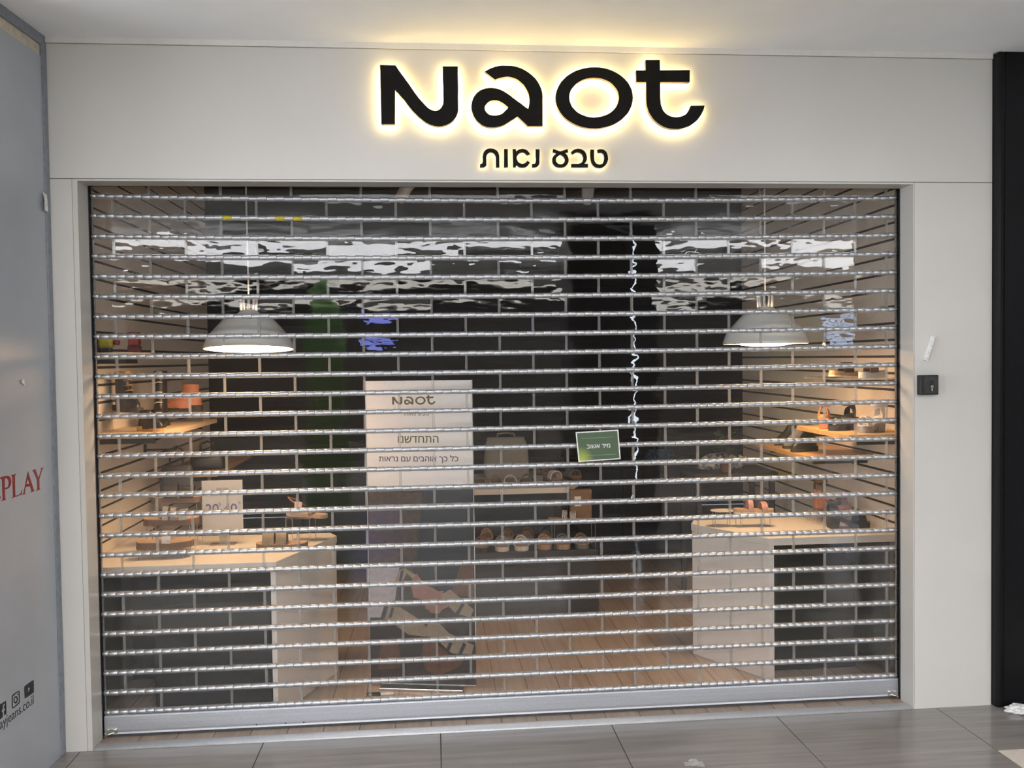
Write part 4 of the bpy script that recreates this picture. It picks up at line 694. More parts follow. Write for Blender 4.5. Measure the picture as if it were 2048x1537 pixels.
# ================================================================== footwear
def soleline(t, Ls, ww):
    """half width along the sole, t from heel 0 to toe 1"""
    pts = [(0, 0.0), (0.02, .45), (0.08, .78), (0.18, .86), (0.35, .74), (0.5, .76), (0.65, .95), (0.76, 1.0), (0.88, .88), (0.96, .55), (1.0, 0.0)]
    for (a, p), (b, q) in zip(pts, pts[1:]):
        if a <= t <= b: return ww*(p+(q-p)*(t-a)/(b-a))
    return 0
def sole_mesh(m, mat, Ls, ww, zbot, ztop, n=22, grow=1.0):
    """zbot, ztop: functions of t"""
    m.mat(mat)
    ts = [0.5-0.5*math.cos(PI*i/n) for i in range(n+1)]
    L_ = [(Ls*(t-0.5), soleline(t, Ls, ww)*grow*(1 if 0 < t < 1 else 0)+0.0006, t) for t in ts]
    lo, hi = [], []
    outline = [(x, y, t) for x, y, t in L_]+[(x, -y, t) for x, y, t in L_[::-1]]
    a = [m.bm.verts.new((x, y, zbot(t))) for x, y, t in outline]; b = [m.bm.verts.new((x, y, ztop(t))) for x, y, t in outline]
    k = len(a)
    for i in range(k):
        f = m.face([a[i], a[(i+1) % k], b[(i+1) % k], b[i]])
        if f: f.smooth = True
    a = [m.bm.verts.new(v.co) for v in a]; b = [m.bm.verts.new(v.co) for v in b]
    for i in range(n):
        for g in (a, b): m.face([g[i], g[i+1], g[k-2-i], g[k-1-i]])
def strap_mesh(m, mat, Ls, ww, t0, t1, height, zt, th=0.004, n=12, lean=0.0):
    m.mat(mat)
    rs = []
    for j in range(n+1):
        a = PI*j/n; r = []
        for (t, dz) in ((t0, 0), (t1, 0), (t1, th), (t0, th)):
            hw = max(soleline(t, Ls, ww), ww*0.5)+0.001+dz
            x = Ls*(t-0.5)+lean*math.sin(a)
            r.append((x, -hw*math.cos(a), zt(t)-0.004+(height+dz)*math.sin(a)**0.75 if 0 < j < n else zt(t)-0.004))
        rs.append(r)
    m.rings(rs, True, False)
def sandal(label, loc, rz=0, Ls=0.245, sole=sole_dark, bed=corktan_m, mid=cork_m, strap=lea_black, straps=((0.40, 0.55, .050), (0.62, 0.80, .042)), buckles=True, group=None, scale=1.0, midsole=0.018, back=False, cover=False, price=None, rx=0.0, cat='sandal'):
    t = thing('sandal', label, cat, loc, rz, group); t.scale = (scale,)*3; t.rotation_euler = (0, rx, rz)
    ww = Ls*0.19; f0 = lambda q: 0.0; zt = lambda q: 0.008+midsole+0.006*abs(q-0.62)**1.2*2
    m = MB(); sole_mesh(m, sole, Ls, ww, f0, lambda q: 0.008); m.build('outsole', t)
    m = MB(); sole_mesh(m, mid, Ls, ww, lambda q: 0.0075, lambda q: zt(q)-0.003); m.build('midsole', t)
    m = MB(); sole_mesh(m, bed, Ls, ww, lambda q: zt(q)-0.0032, zt, grow=0.97); m.build('footbed', t)
    for i, (a, b, h) in enumerate(straps):
        m = MB(); strap_mesh(m, strap, Ls, ww, a, b, h, zt); o = m.build('strap', t)
        if buckles:
            c = (a+b)/2; y = -soleline(c, Ls, ww)*0.62
            z = zt(c)+h*0.74
            q = MB().mat(steel)
            q.tube([(Ls*(c-.5)-.011, y-.004, z-.010), (Ls*(c-.5)+.011, y-.004, z-.010), (Ls*(c-.5)+.011, y+.006, z+.009), (Ls*(c-.5)-.011, y+.006, z+.009), (Ls*(c-.5)-.011, y-.004, z-.010)], 0.0016, 6)
            q.build('buckle', o)
    if back:
        m = MB().mat(strap); pts = [(Ls*(0.42-.5), -ww*0.8, zt(.4)+0.03), (Ls*(0.15-.5), -ww*0.9, zt(.1)+0.055), (Ls*(0.0-.5)+0.004, 0, zt(0)+0.065), (Ls*(0.15-.5), ww*0.9, zt(.1)+0.055), (Ls*(0.42-.5), ww*0.8, zt(.4)+0.03)]
        m.tube(pts, 0.0042, 6); m.build('heel_strap', t)
    if price:
        o = MB().mat(price).box(-0.055, -0.02, -ww-0.006, -ww-0.004, 0.03, 0.075).build('price_tag', t, bevel=0.0005)
    return t
def ring(cx, cz, a, b, tilt=0.0, n=20, cy=0.0, sq=1.0):
    """vertical-ish ellipse ring in local frame for boots: a = half length (x), b = half width (y)"""
    r = []
    for i in range(n):
        q = 2*PI*i/n; x = a*math.cos(q); y = b*math.sin(q)
        r.append((cx+x*math.cos(tilt), cy+y, cz+x*math.sin(tilt)))
    return r
def ankle_boot(label, loc, rz=0, Ls=0.25, hgt=0.13, mat=lea_orange, sole=sole_dark, lace=False, lining=lea_brown, collar=None, scale=1.0, group=None, heel=0.022, laces_m=None):
    t = thing('ankle_boot', label, 'boot', loc, rz, group); t.scale = (scale,)*3
    ww = Ls*0.175
    m = MB(); sole_mesh(m, sole, Ls, ww*1.04, lambda q: 0.0 if q < 0.3 else (0.0 if q > 0.45 else 0.0), lambda q: heel+0.004 if q < 0.32 else 0.016); m.build('outsole', t)
    m = MB().mat(mat)
    H0 = hgt
    secs = [(0.0, 0.012, 0.124, .040, 0), (0.0, 0.030, 0.123, .042, 0), (-.006, 0.048, .112, .041, -.04), (-.022, .066, .092, .038, -.12), (-.040, .084, .068, .036, -.10), (-.050, .10, .055, .034, -.04), (-.054, max(.115, hgt*0.8), .052, .034, 0), (-.054, hgt, .055, .037, 0.06)]
    k = Ls/0.25
    rs = [ring(cx*k, cz, a*k, b*k, tl) for cx, cz, a, b, tl in secs]
    m.rings(rs, False, True)
    rs2 = [ring(-.054*k, hgt, .052*k, .034*k, .06), ring(-.052*k, hgt*0.7, .046*k, .030*k, 0)]
    m.mat(lining).rings(rs2, False, True); m.face([m.bm.verts.new(p) for p in ring(-.052*k, hgt*0.7, .046*k, .030*k, 0)])
    o = m.build('upper', t)
    s2 = o.modifiers.new('sub', 'SUBSURF'); s2.levels = 1; s2.render_levels = 1
    if lace:
        m = MB().mat(laces_m or lea_tan)
        for i in range(5):
            f = i/4; x = (0.034-0.032*f)*k; z = 0.066+(hgt-0.075)*f; y = .020*k
            m.tube([(x-.002, -y, z), (x+.012, 0, z+.006), (x-.002, y, z+.004)], 0.0026, 6)
        m.build('laces', t)
    if collar:
        m = MB().mat(collar); a = ring(-.054*k, hgt-.004, .059*k, .041*k, .06); b_ = ring(-.054*k, hgt+.010, .056*k, .038*k, .06)
        m.rings([ring(-.054*k, hgt-.02, .058*k, .040*k, .04), a, b_], False, True); m.build('padded_collar', t)
    return t
def block_heel(label, loc, rz=0, Ls=0.20, heel=0.075, plat=0.022, sole=sole_dark, bed=lea_black, strap=lea_black, scale=1.0, ankle=True, heelmat=None, group=None):
    t = thing('block_heel_sandal', label, 'heeled sandal', loc, rz, group); t.scale = (scale,)*3
    ww = Ls*0.19
    def zt(q):
        if q > 0.62: return plat
        s = (0.62-q)/0.62; return plat+heel*(3*s*s-2*s**3)
    m = MB(); sole_mesh(m, sole, Ls, ww, lambda q: (0.0 if q > 0.55 else zt(q)-plat*0.75), lambda q: zt(q)); m.build('platform', t)
    m = MB(); sole_mesh(m, bed, Ls, ww, lambda q: zt(q), lambda q: zt(q)+0.004, grow=0.98); m.build('footbed', t)
    m = MB().mat(heelmat or sole); zz = zt(0.1)-0.012
    m.rings([[(-Ls/2+x, y, 0) for x, y in ((0.004, -ww*.62), (0.046, -ww*.62), (0.046, ww*.62), (0.004, ww*.62))], [(-Ls/2+x, y, zz) for x, y in ((0.0, -ww*.78), (0.056, -ww*.78), (0.056, ww*.78), (0.0, ww*.78))]], True, False)
    m.build('heel_block', t, bevel=0.003)
    m = MB(); strap_mesh(m, strap, Ls, ww, 0.66, 0.84, 0.045, lambda q: zt(q)+.004); m.build('toe_strap', t)
    if ankle:
        m = MB().mat(strap); z1 = zt(.1)
        m.rings([[(-Ls/2+0.035+r*math.cos(a)*1.1, r*math.sin(a), z) for z in (z1+.045, z1+.062)]+[(-Ls/2+0.035+(r-.003)*math.cos(a)*1.1, (r-.003)*math.sin(a), z) for z in (z1+.062, z1+.045)] for r in (0.031,) for a in [2*PI*i/20 for i in range(21)]], False, True)
        m.build('ankle_strap', t)
        m = MB(); strap_mesh(m, strap, Ls, ww*0.96, 0.02, 0.20, 0.048, lambda q: zt(q)+.002); m.build('heel_counter', t)
    return t
def riser(label, loc, w_, d, h, rz=0, legs=True, group='clear acrylic display risers'):
    t = thing('display_riser', label, 'display stand', loc, rz, group)
    MB().mat(acrylic_m).box(-w_/2, w_/2, -d/2, d/2, h-0.004, h-0.0005).build('top_plate', t)
    if legs:
        for sx in (-1, 1):
            for sy in (-1, 1):
                MB().mat(acryledge_m).box(sx*(w_/2-.004)-.0015, sx*(w_/2-.004)+.0015, sy*(d/2-.004)-.0015, sy*(d/2-.004)+.0015, 0.0005, h-0.004).build('leg', t)
    else:
        for sx in (-1, 1): MB().mat(acrylic_m).box(sx*w_/2-.0015, sx*w_/2+.0015, -d/2, d/2, 0.0005, h-0.004).build('side_plate', t)
    return t
CT = 0.6825
# ---- left window
riser('tall clear riser under the black buckled sandal, left window', (0.16, 0.70, CT), 0.20, 0.10, 0.205)
sandal('black sandal with silver buckles topmost of the left window trio', (0.165, 0.68, CT+0.206), math.radians(8), strap=lea_black, sole=cork_m, bed=corktan_m, straps=((0.26, 0.50, .062), (0.55, 0.80, .050)))
riser('middle clear riser under the silver strapped sandal, left window', (0.165, 0.55, CT), 0.20, 0.09, 0.125)
sandal('black and silver sandal on the middle riser of the left window', (0.170, 0.545, CT+0.126), math.radians(6), strap=lea_silver, sole=cork_m, straps=((0.36, 0.46, .055), (0.50, 0.60, .050), (0.66, 0.80, .040)))
riser('lowest clear riser of the left window, nearest the shutter', (0.17, 0.415, CT), 0.20, 0.09, 0.045)
sandal('white strapped cork sandal lowest of the left window trio', (0.178, 0.415, CT+0.046), math.radians(7), strap=lea_white, sole=cork_m, straps=((0.46, 0.62, .045),), buckles=True)
c = thing('price_card', 'white sale card with indigo 20-40 percent lettering in a clear holder', 'card', (0.374, 0.66, CT))
MB().mat(paper_m).box(-0.094, 0.094, -0.001, 0.001, 0.066, 0.306).build('paper_card', c)
MB().mat(acrylic_m).box(-0.097, 0.097, -0.004, -0.0025, 0.03, 0.31).build('card_holder', c)
MB().mat(acrylic_m).box(-0.06, 0.06, -0.035, 0.035, 0.0005, 0.004).build('holder_foot', c)
MB().mat(acryledge_m).box(-0.02, 0.02, -0.0025, 0.003, 0.004, 0.066).build('holder_stem', c)
text('discount_figures', '20-40', 0.064, ink_blue, c, FRONT(-0.006, -0.0016, 0.150), 'CENTER', 0.0002, 0.0004)
text('percent_sign', '%', 0.020, ink_blue, c, FRONT(-0.012, -0.0016, 0.186), 'CENTER', 0.0002)
text('percent_sign', '%', 0.020, ink_blue, c, FRONT(0.079, -0.0016, 0.190), 'CENTER', 0.0002)
text('small_print', 'תואנ עבט', 0.014, ink_brown, c, FRONT(0.0, -0.0016, 0.262), 'CENTER', 0.0001)
riser('clear four legged riser under the tan sandal, left counter corner', (0.735, 0.68, CT), 0.125, 0.09, 0.118, math.radians(-12))
sandal('flat tan leather sandal with a pink price tag on the four legged riser', (0.765, 0.68, CT+0.119), math.radians(-3), Ls=0.20, strap=lea_brown, sole=corktan_m, mid=corktan_m, midsole=0.006, straps=((0.55, 0.63, .03),), buckles=False, back=True, price=tag_pink, rx=math.radians(5))
sandal('khaki nubuck sandal with big buckle standing flat on the left counter', (0.672, 0.52, CT), math.radians(2), Ls=0.235, strap=lea_khaki, sole=sole_dark, straps=((0.14, 0.36, .055), (0.40, 0.60, .058)), back=False)
# tools on the small shelf
t = thing('hand_drill', 'yellow and black hand tool on the small shelf behind the left jamb', 'tool', (-0.01, 0.31, 1.5985))
MB().mat(yellow_m).box(-0.035, 0.025, -0.022, 0.022, 0.020, 0.078).build('body', t, bevel=0.010)
MB().mat(black_m).box(-0.050, -0.036, -0.020, 0.020, 0.0005, 0.072).build('grip', t, bevel=0.006)
MB().mat(black_m).box(-0.035, 0.015, -0.020, 0.020, 0.0005, 0.019).build('battery', t, bevel=0.003)
red_m = simple('dark red plastic', (0.32, 0.03, 0.035), 0.45)
MB().mat(red_m).tube([(0.026, 0, 0.045), (0.048, 0, 0.042)], 0.011, 12).build('chuck', t)
t = thing('tool_case', 'small dark red case beside the yellow tool on the upper left shelf', 'case', (0.085, 0.36, 1.5985))
MB().mat(red_m).box(-0.022, 0.022, -0.02, 0.02, 0.03, 0.088).build('case_lid', t, bevel=0.003)
MB().mat(simple('maroon plastic', (0.13, 0.02, 0.02), 0.5)).box(-0.024, 0.024, -0.021, 0.021, 0.0005, 0.029).build('case_body', t, bevel=0.003)
# boots on the left shelf
SZ = 1.2405
riser('low clear riser under the tan laced boot on the left shelf', (-0.035, 0.60, SZ), 0.17, 0.12, 0.088, legs=False)
ankle_boot('black laced boot with a tan tongue on the left shelf riser', (-0.030, 0.60, SZ+0.089), math.radians(-50), hgt=0.165, Ls=0.22, mat=lea_black, lace=True, laces_m=lea_tan, collar=lea_tan, scale=1.05)
ankle_boot('tall black boot behind the shelf riser, centre of the left shelf', (0.045, 0.82, SZ), math.radians(-85), Ls=0.22, hgt=0.27, mat=lea_black, lace=True, laces_m=sole_white)
riser('low clear riser under the cognac boot on the left shelf', (0.08, 1.08, SZ), 0.18, 0.12, 0.062, legs=False)
ankle_boot('cognac leather ankle boot facing left on its riser', (0.085, 1.08, SZ+0.063), math.radians(190), Ls=0.20, hgt=0.135, mat=lea_orange, lining=lea_black)
ankle_boot('small black shoe with a tan sole edge at the front of the left shelf', (0.095, 0.52, SZ), math.radians(-25), Ls=0.16, hgt=0.062, mat=lea_black, sole=lea_tan, scale=0.9)
def handbag(label, loc, w_, d, h, mat, rz=0, strap=None, hh=0.08, pocket=False, name='handbag', cat='bag', taper=0.9):
    t = thing(name, label, cat, loc, rz)
    m = MB().mat(mat); rs = []
    for f, kx, ky in ((0.0, .90, .85), (0.03, .98, .98), (0.2, 1.0, 1.0), (0.5, .99, .95), (0.8, .95, .7), (0.95, taper, .35), (1.0, taper*.98, .22)):
        n = 24; r = []
        for i in range(n):
            a = 2*PI*i/n; c_, s_ = math.cos(a), math.sin(a)
            r.append((w_/2*kx*math.copysign(abs(c_)**0.35, c_), d/2*ky*math.copysign(abs(s_)**0.45, s_), h*f+0.0005))
        rs.append(r)
    m.rings(rs, True, True); m.build('bag_body', t)
    m = MB().mat(strap or mat); q = w_*0.2
    m.tube([(-q, 0, h*.97), (-q*.9, 0, h+hh*.8), (0, 0, h+hh), (q*.9, 0, h+hh*.8), (q, 0, h*.97)], 0.006, 8); m.build('handle', t)
    if pocket:
        MB().mat(mat).box(-w_*.3, w_*.3, -d/2-0.012, -d/2+0.004, h*.08, h*.45).build('front_pocket', t, bevel=0.006)
        MB().mat(lea_brown).box(-w_*.12, w_*.12, -d/2*.75-0.006, -d/2*.7+0.003, h*.72, h*.80).build('flap_strap', t, bevel=0.002)
    return t
hk = thing('wall_hook', 'dark metal hook in the left slat wall with the slate bag on it', 'hook', (-0.13, 1.14, 1.096))
MB().mat(alu_dark).tube([(0.0, 0, 0), (0.16, 0, 0), (0.185, 0, 0.02)], 0.005, 8).build('hook_arm', hk)
MB().mat(alu_dark).box(-0.004, 0.004, -0.02, 0.02, -0.03, 0.03).build('hook_plate', hk)
b1 = handbag('dark slate handbag hanging on the left slat wall', (0.03, 1.14, 0.862), 0.165, 0.08, 0.15, simple('slate leather', (0.045, 0.05, 0.062), 0.5), 0.15, hh=0.10)
b2 = handbag('black shiny handbag standing on the low oak shelf', (0.10, 1.50, 0.946), 0.19, 0.10, 0.105, lea_black, 0.2, hh=0.05)
# ---- right window
block_heel('black block heel sandal standing on the right counter', (3.437, 0.59, CT), math.radians(-2), Ls=0.215, heel=0.052, plat=0.024, strap=lea_black)
riser('clear riser holding the cognac heeled sandal, right window', (3.415, 0.755, CT), 0.20, 0.10, 0.070)
block_heel('cognac block heel sandal on the clear riser in the right window', (3.430, 0.755, CT+0.071), math.radians(-6), Ls=0.19, heel=0.075, plat=0.020, sole=lea_orange, bed=corktan_m, strap=lea_brown, heelmat=lea_orange)
t = thing('display_riser', 'clear riser with an oval cream plate at the counter corner', 'display stand', (2.835, 0.72, CT), 0, 'clear acrylic display risers')
MB().mat(simple('cream oval plate', (0.55, 0.50, 0.42), 0.4)).rings([[(0.062*math.cos(a), 0.045*math.sin(a), z) for a in [2*PI*i/32 for i in range(32)]] for z in (0.078, 0.083)], True, True).build('oval_plate', t)
for x_ in (-0.045, 0.03):
    for y_ in (-0.02, 0.02): MB().mat(acryledge_m).box(x_-.0015, x_+.0015, y_-.0015, y_+.0015, 0.0005, 0.078).build('leg', t)
riser('clear riser under the dusty pink sandal, right counter', (2.985, 0.70, CT), 0.16, 0.08, 0.068)
sandal('dusty pink strapped sandal with cream sole on the right counter', (2.985, 0.69, CT+0.069), math.radians(-4), Ls=0.205, strap=lea_pink, sole=sole_white, mid=corktan_m, bed=corktan_m, midsole=0.010, straps=((0.34, 0.46, .05), (0.66, 0.80, .038)), buckles=False)
# right wall shelves
S1 = 1.4385
sandal('tan and white slip-on sandal, left one on the acrylic shelf', (3.335, 0.42, S1), math.radians(185), Ls=0.16, strap=lea_black, sole=sole_white, mid=lea_tan, straps=((0.30, 0.62, .045),), buckles=False, rx=math.radians(-4))
sandal('cream slip-on sandal with brown strap, right one on the acrylic shelf', (3.425, 0.33, S1), math.radians(187), Ls=0.135, strap=lea_brown, sole=sole_white, mid=sole_white, straps=((0.35, 0.7, .042),), buckles=False)
S2 = 1.1825
block_heel('tan block heel sandal at the back of the oak shelf on the right', (3.33, 0.62, S2), math.radians(60), Ls=0.17, heel=0.05, plat=0.018, sole=lea_tan, bed=lea_tan, strap=lea_orange, heelmat=lea_orange)
block_heel('black block heel sandal in the middle of the right oak shelf', (3.345, 0.47, S2), math.radians(205), Ls=0.165, heel=0.055, plat=0.02, strap=lea_black)
block_heel('pale grey block heel sandal at the front of the right oak shelf', (3.420, 0.33, S2), math.radians(200), Ls=0.15, heel=0.045, plat=0.03, sole=lea_silver, bed=lea_white, strap=lea_white, heelmat=lea_silver)
S3 = 1.0455
ankle_boot('black pointed shoe on the rear oak shelf of the right wall', (3.30, 0.80, S3), math.radians(200), Ls=0.17, hgt=0.06, mat=lea_black)
ankle_boot('dark grey shoe behind the black one on the rear oak shelf', (3.33, 0.98, S3), math.radians(200), Ls=0.17, hgt=0.062, mat=lea_grey)
ankle_boot('second black shoe deepest on the rear oak shelf', (3.36, 1.16, S3), math.radians(200), Ls=0.18, hgt=0.075, mat=lea_black)

# ================================================================== poster stand
p = thing('poster_stand', 'tall free standing poster board with text on top and a shoe picture below', 'poster stand', (1.312, 0.53, 0), -0.2)
PW = 0.2535
MB().mat(white_pl).box(-PW, PW, 0.0, 0.008, 0.012, 1.452).build('board', p)
MB().mat(steel).box(-PW-0.003, -PW, -0.002, 0.010, 0.012, 1.455).box(PW, PW+0.003, -0.002, 0.010, 0.012, 1.455).build('edge_profile', p)
MB().mat(steel).box(-0.20, 0.20, -0.06, 0.11, 0.0005, 0.012).build('base_plate', p, bevel=0.003)
q = MB().mat(paper_m).box(-PW+0.001, PW-0.001, -0.0012, -0.0002, 0.955, 1.450).build('text_print', p)
# logo on the poster: the sign letters at small scale
def small_logo(parent, cx, z, width, mat):
    x0, x1 = 1.192, 2.521; k = width/(x1-x0)
    for key in 'naot':
        lp = [[((x-(x0+x1)/2)*k, (zz-2.60)*k) for x, zz in l] for l in BIG[key]]
        shape('logo_letter', lp, 0.0004, mat, parent, matrix=FRONT(cx, -0.0015, z))
small_logo(p, -0.022, 1.357, 0.208, ink_olive)
text('poster_line', 'תואנ עבט', 0.030, ink_olive, p, FRONT(-0.01, -0.0015, 1.288), 'CENTER', 0.0002)
text('poster_line', 'ונשדחתה', 0.052, ink_olive, p, FRONT(-0.005, -0.0015, 1.160), 'CENTER', 0.0002, 0.0006)
text('poster_line', 'תוארנ םע םיבהוא ךכ לכ', 0.0385, ink_brown, p, FRONT(-0.005, -0.0015, 1.072), 'CENTER', 0.0002, 0.0004)
# printed picture, everything flat ink on the board
m = MB(); lay = [0]
def ink(mat, pts, y=None):
    lay[0] += 1; yy = -0.0003-0.00008*lay[0]
    m.mat(mat); m.face([m.bm.verts.new((x, yy, z)) for x, z in pts][::1])
def px(u, v): return (PW*2*(u-737)/216.0-PW, 0.955-(v-972)/405.0*0.94)
def P(*a): return [px(a[i], a[i+1]) for i in range(0, len(a), 2)]
ink(print_dark, P(737, 972, 953, 972, 953, 1377, 737, 1377))
ink(print_mid, P(741, 985, 850, 985, 840, 1120, 812, 1180, 737, 1160, 737, 1000))
ink(print_navy, P(850, 972, 953, 972, 953, 1120, 925, 1110, 935, 1175, 900, 1190, 850, 1170, 835, 1120))
ink(print_brown, P(925, 1132, 952, 1130, 952, 1200, 930, 1195, 905, 1190))
ink(print_lav, P(737, 1137, 800, 1137, 790, 1205, 768, 1215, 760, 1242, 737, 1243))
ink(print_cream, P(800, 1143, 812, 1140, 838, 1156, 832, 1168, 815, 1150, 806, 1168, 792, 1180, 790, 1168))
ink(print_navy, P(803, 1145, 809, 1143, 803, 1170, 797, 1172))
ink(skin_print, P(822, 1170, 835, 1150, 850, 1172, 880, 1186, 896, 1198, 898, 1218, 870, 1232, 852, 1222, 852, 1205, 828, 1200))
ink(skin_print, P(850, 1190, 890, 1185, 887, 1200, 896, 1210, 880, 1232, 862, 1230))
ink(print_cream, P(886, 1192, 903, 1182, 950, 1222, 944, 1238, 915, 1232, 890, 1208))
ink(print_navy, P(926, 1210, 932, 1212, 920, 1234, 912, 1232))
ink(print_cream, P(772, 1219, 800, 1220, 832, 1240, 852, 1258, 850, 1280, 815, 1276, 790, 1257, 765, 1243))
ink(print_navy, P(770, 1219, 776, 1219, 768, 1243, 763, 1241))
ink(print_navy, P(783, 1220, 788, 1222, 782, 1243, 776, 1242))
ink(print_brown, P(760, 1290, 795, 1290, 800, 1345, 752, 1350))
ink(print_cream, P(842, 1277, 858, 1252, 880, 1252, 900, 1272, 950, 1295, 945, 1313, 905, 1313, 870, 1282))
ink(print_navy, P(900, 1290, 906, 1292, 898, 1312, 891, 1308))
ink(print_navy, P(928, 1290, 934, 1294, 925, 1313, 918, 1313))
ink(print_brown, P(848, 1290, 868, 1288, 900, 1316, 930, 1318, 920, 1340, 880, 1358, 852, 1350, 842, 1320))
m.build('picture_print', p, fix=False)
t = thing('plastic_clip', 'small black and white plastic clip lying on the floor by the poster stand', 'clip', (1.115, 0.452, 0.0))
MB().mat(black_m).box(-0.06, 0.0, -0.008, 0.008, 0.0003, 0.012).build('clip_body', t, bevel=0.002)
MB().mat(white_pl).box(0.001, 0.062, -0.006, 0.006, 0.0003, 0.010).build('clip_arm', t, bevel=0.002)

# ================================================================== centre display
t = thing('display_table', 'cream topped display table in the middle of the shop', 'table', (1.35, 1.75, 0))
MB().mat(counter_m).prism([(0, 0), (0.85, 0), (0.99, 0.34), (0.99, 0.72), (0, 0.72)], 0.715, 0.75).build('table_top', t, bevel=0.002)
MB().mat(darkgrey_m).prism([(0.04, 0.30), (0.80, 0.30), (0.90, 0.40), (0.90, 0.68), (0.04, 0.68)], 0.402, 0.714).build('back_carcass', t)
for xx, yy in ((0.02, 0.02), (0.86, 0.05)): MB().mat(voidblack_m).box(xx-.008, xx+.008, yy-.008, yy+.008, 0.402, 0.714).build('leg', t)
t = thing('display_plinth', 'long black plinth under the display table with rows of sandals on it', 'plinth', (1.35, 1.75, 0))
MB().mat(simple('black plinth lacquer', (0.03, 0.028, 0.027), 0.45)).prism([(-0.05, -0.19), (1.0, -0.19), (1.0, 0.70), (-0.05, 0.70)], 0.0005, 0.40).build('plinth_body', t, bevel=0.003)
MB().mat(voidblack_m).prism([(-0.03, -0.17), (0.98, -0.17), (0.98, 0.68), (-0.03, 0.68)], 0.4001, 0.4003).build('top_mat', t)
handbag('taupe canvas backpack standing on the display table', (1.857, 2.22, 0.7505), 0.30, 0.13, 0.275, bag_grey, 0.0, hh=0.03, pocket=False, name='backpack', taper=0.84)
T = 0.7505
for lab, x_, st, rz_ in (('grey thong sandal in front of the backpack, left one', 1.665, lea_grey, -95), ('brown sandal in front of the backpack, second from left', 1.765, lea_khaki, -92),
                    ('white strapped sandal in front of the backpack', 1.855, lea_white, -90), ('dark sandal in front of the backpack, right one', 1.965, lea_black, -88)):
    sandal(lab, (x_, 1.95, T), math.radians(rz_), Ls=0.20, strap=st, sole=sole_dark, straps=((0.50, 0.80, .045),), buckles=False, midsole=0.008)
sandal('grey suede mule with a white strap right of the backpack', (2.14, 2.00, T), math.radians(-70), Ls=0.2, strap=lea_white, sole=sole_dark, straps=((0.45, 0.75, .05),), buckles=False)
sandal('brown sandal at the rear of the display table behind the mule', (2.14, 2.33, T), math.radians(-40), Ls=0.2, strap=lea_brown, sole=sole_dark, buckles=False)
sandal('silver sandal on the display table behind the green notice', (2.27, 2.10, T), math.radians(-60), Ls=0.2, strap=lea_silver, sole=sole_dark, buckles=False)
PZ = 0.4003
for lab, x_, y_, st, so, pr in (('sandal with a green tag, leftmost on the black plinth', 1.655, 1.66, lea_brown, sole_dark, tag_green), ('grey strapped sandal with white sole rim on the plinth, next to the green tag', 1.777, 1.66, lea_silver, sole_white, None),
      ('pale strapped sandal with white sole rim in the middle of the plinth', 1.895, 1.66, lea_white, sole_white, None), ('low brown thong sandal right of the pale pair on the plinth', 2.035, 1.67, lea_tan, corktan_m, None),
      ('grey buckled sandal with tan sole on the plinth', 2.147, 1.66, lea_grey, corktan_m, None), ('khaki sandal at the right end of the plinth', 2.262, 1.66, lea_khaki, lea_grey, None)):
    sandal(lab, (x_, y_+0.02, PZ), math.radians(-90), Ls=0.22, strap=st, sole=so, mid=so if so is not sole_white else sole_white, price=pr, straps=((0.45, 0.62, .052), (0.68, 0.82, .045)))
for lab, x_, st in (('tan sandal in the rear row of the plinth, left', 1.70, lea_tan), ('brown sandal in the rear row of the plinth', 1.83, lea_brown), ('dark brown sandal in the rear row of the plinth, centre', 1.96, lea_brown), ('black sandal in the rear row of the plinth, right', 2.08, lea_black)):
    sandal(lab, (x_, 1.92, PZ), math.radians(-90), Ls=0.20, strap=st, sole=corktan_m, straps=((0.45, 0.62, .052), (0.68, 0.82, .045)), buckles=False)
riser('clear riser on the plinth carrying the zebra sandal', (2.2175, 1.67, PZ), 0.255, 0.14, 0.15)
zeb = principled('zebra print hide', (0.5, 0.5, 0.5), 0.6); zb = zeb.node_tree.nodes['Principled BSDF']
tc = N(zeb, 'ShaderNodeTexCoord'); wv = N(zeb, 'ShaderNodeTexWave', Scale=45.0, Distortion=6.0); wv.inputs['Detail Scale'].default_value = 1.5; L(zeb, tc.outputs['Object'], wv.inputs['Vector'])
rp = N(zeb, 'ShaderNodeValToRGB'); rp.color_ramp.interpolation = 'CONSTANT'; rp.color_ramp.elements[0].color = (0.03, 0.028, 0.026, 1); rp.color_ramp.elements[1].color = (0.72, 0.68, 0.62, 1); rp.color_ramp.elements[1].position = 0.45
L(zeb, wv.outputs['Fac'], rp.inputs[0]); L(zeb, rp.outputs[0], zb.inputs['Base Color'])
sandal('zebra print strapped sandal on the clear riser beside the display table', (2.165, 1.637, PZ+0.1505), math.radians(-8), Ls=0.21, strap=zeb, sole=sole_dark, mid=corktan_m)
t = thing('shoe_box', 'brown kraft shoe box with a white label behind the zebra sandal', 'box', (2.27, 1.712, PZ+0.1505))
MB().mat(kraft_m).box(-0.065, 0.065, -0.023, 0.023, 0.0005, 0.165).build('box_body', t)
MB().mat(kraft_m).box(-0.067, 0.067, -0.025, 0.025, 0.1655, 0.19).build('lid', t, bevel=0.001)
MB().mat(paper_m).box(-0.04, 0.0, -0.0242, -0.0235, 0.09, 0.15).build('label_sticker', t)

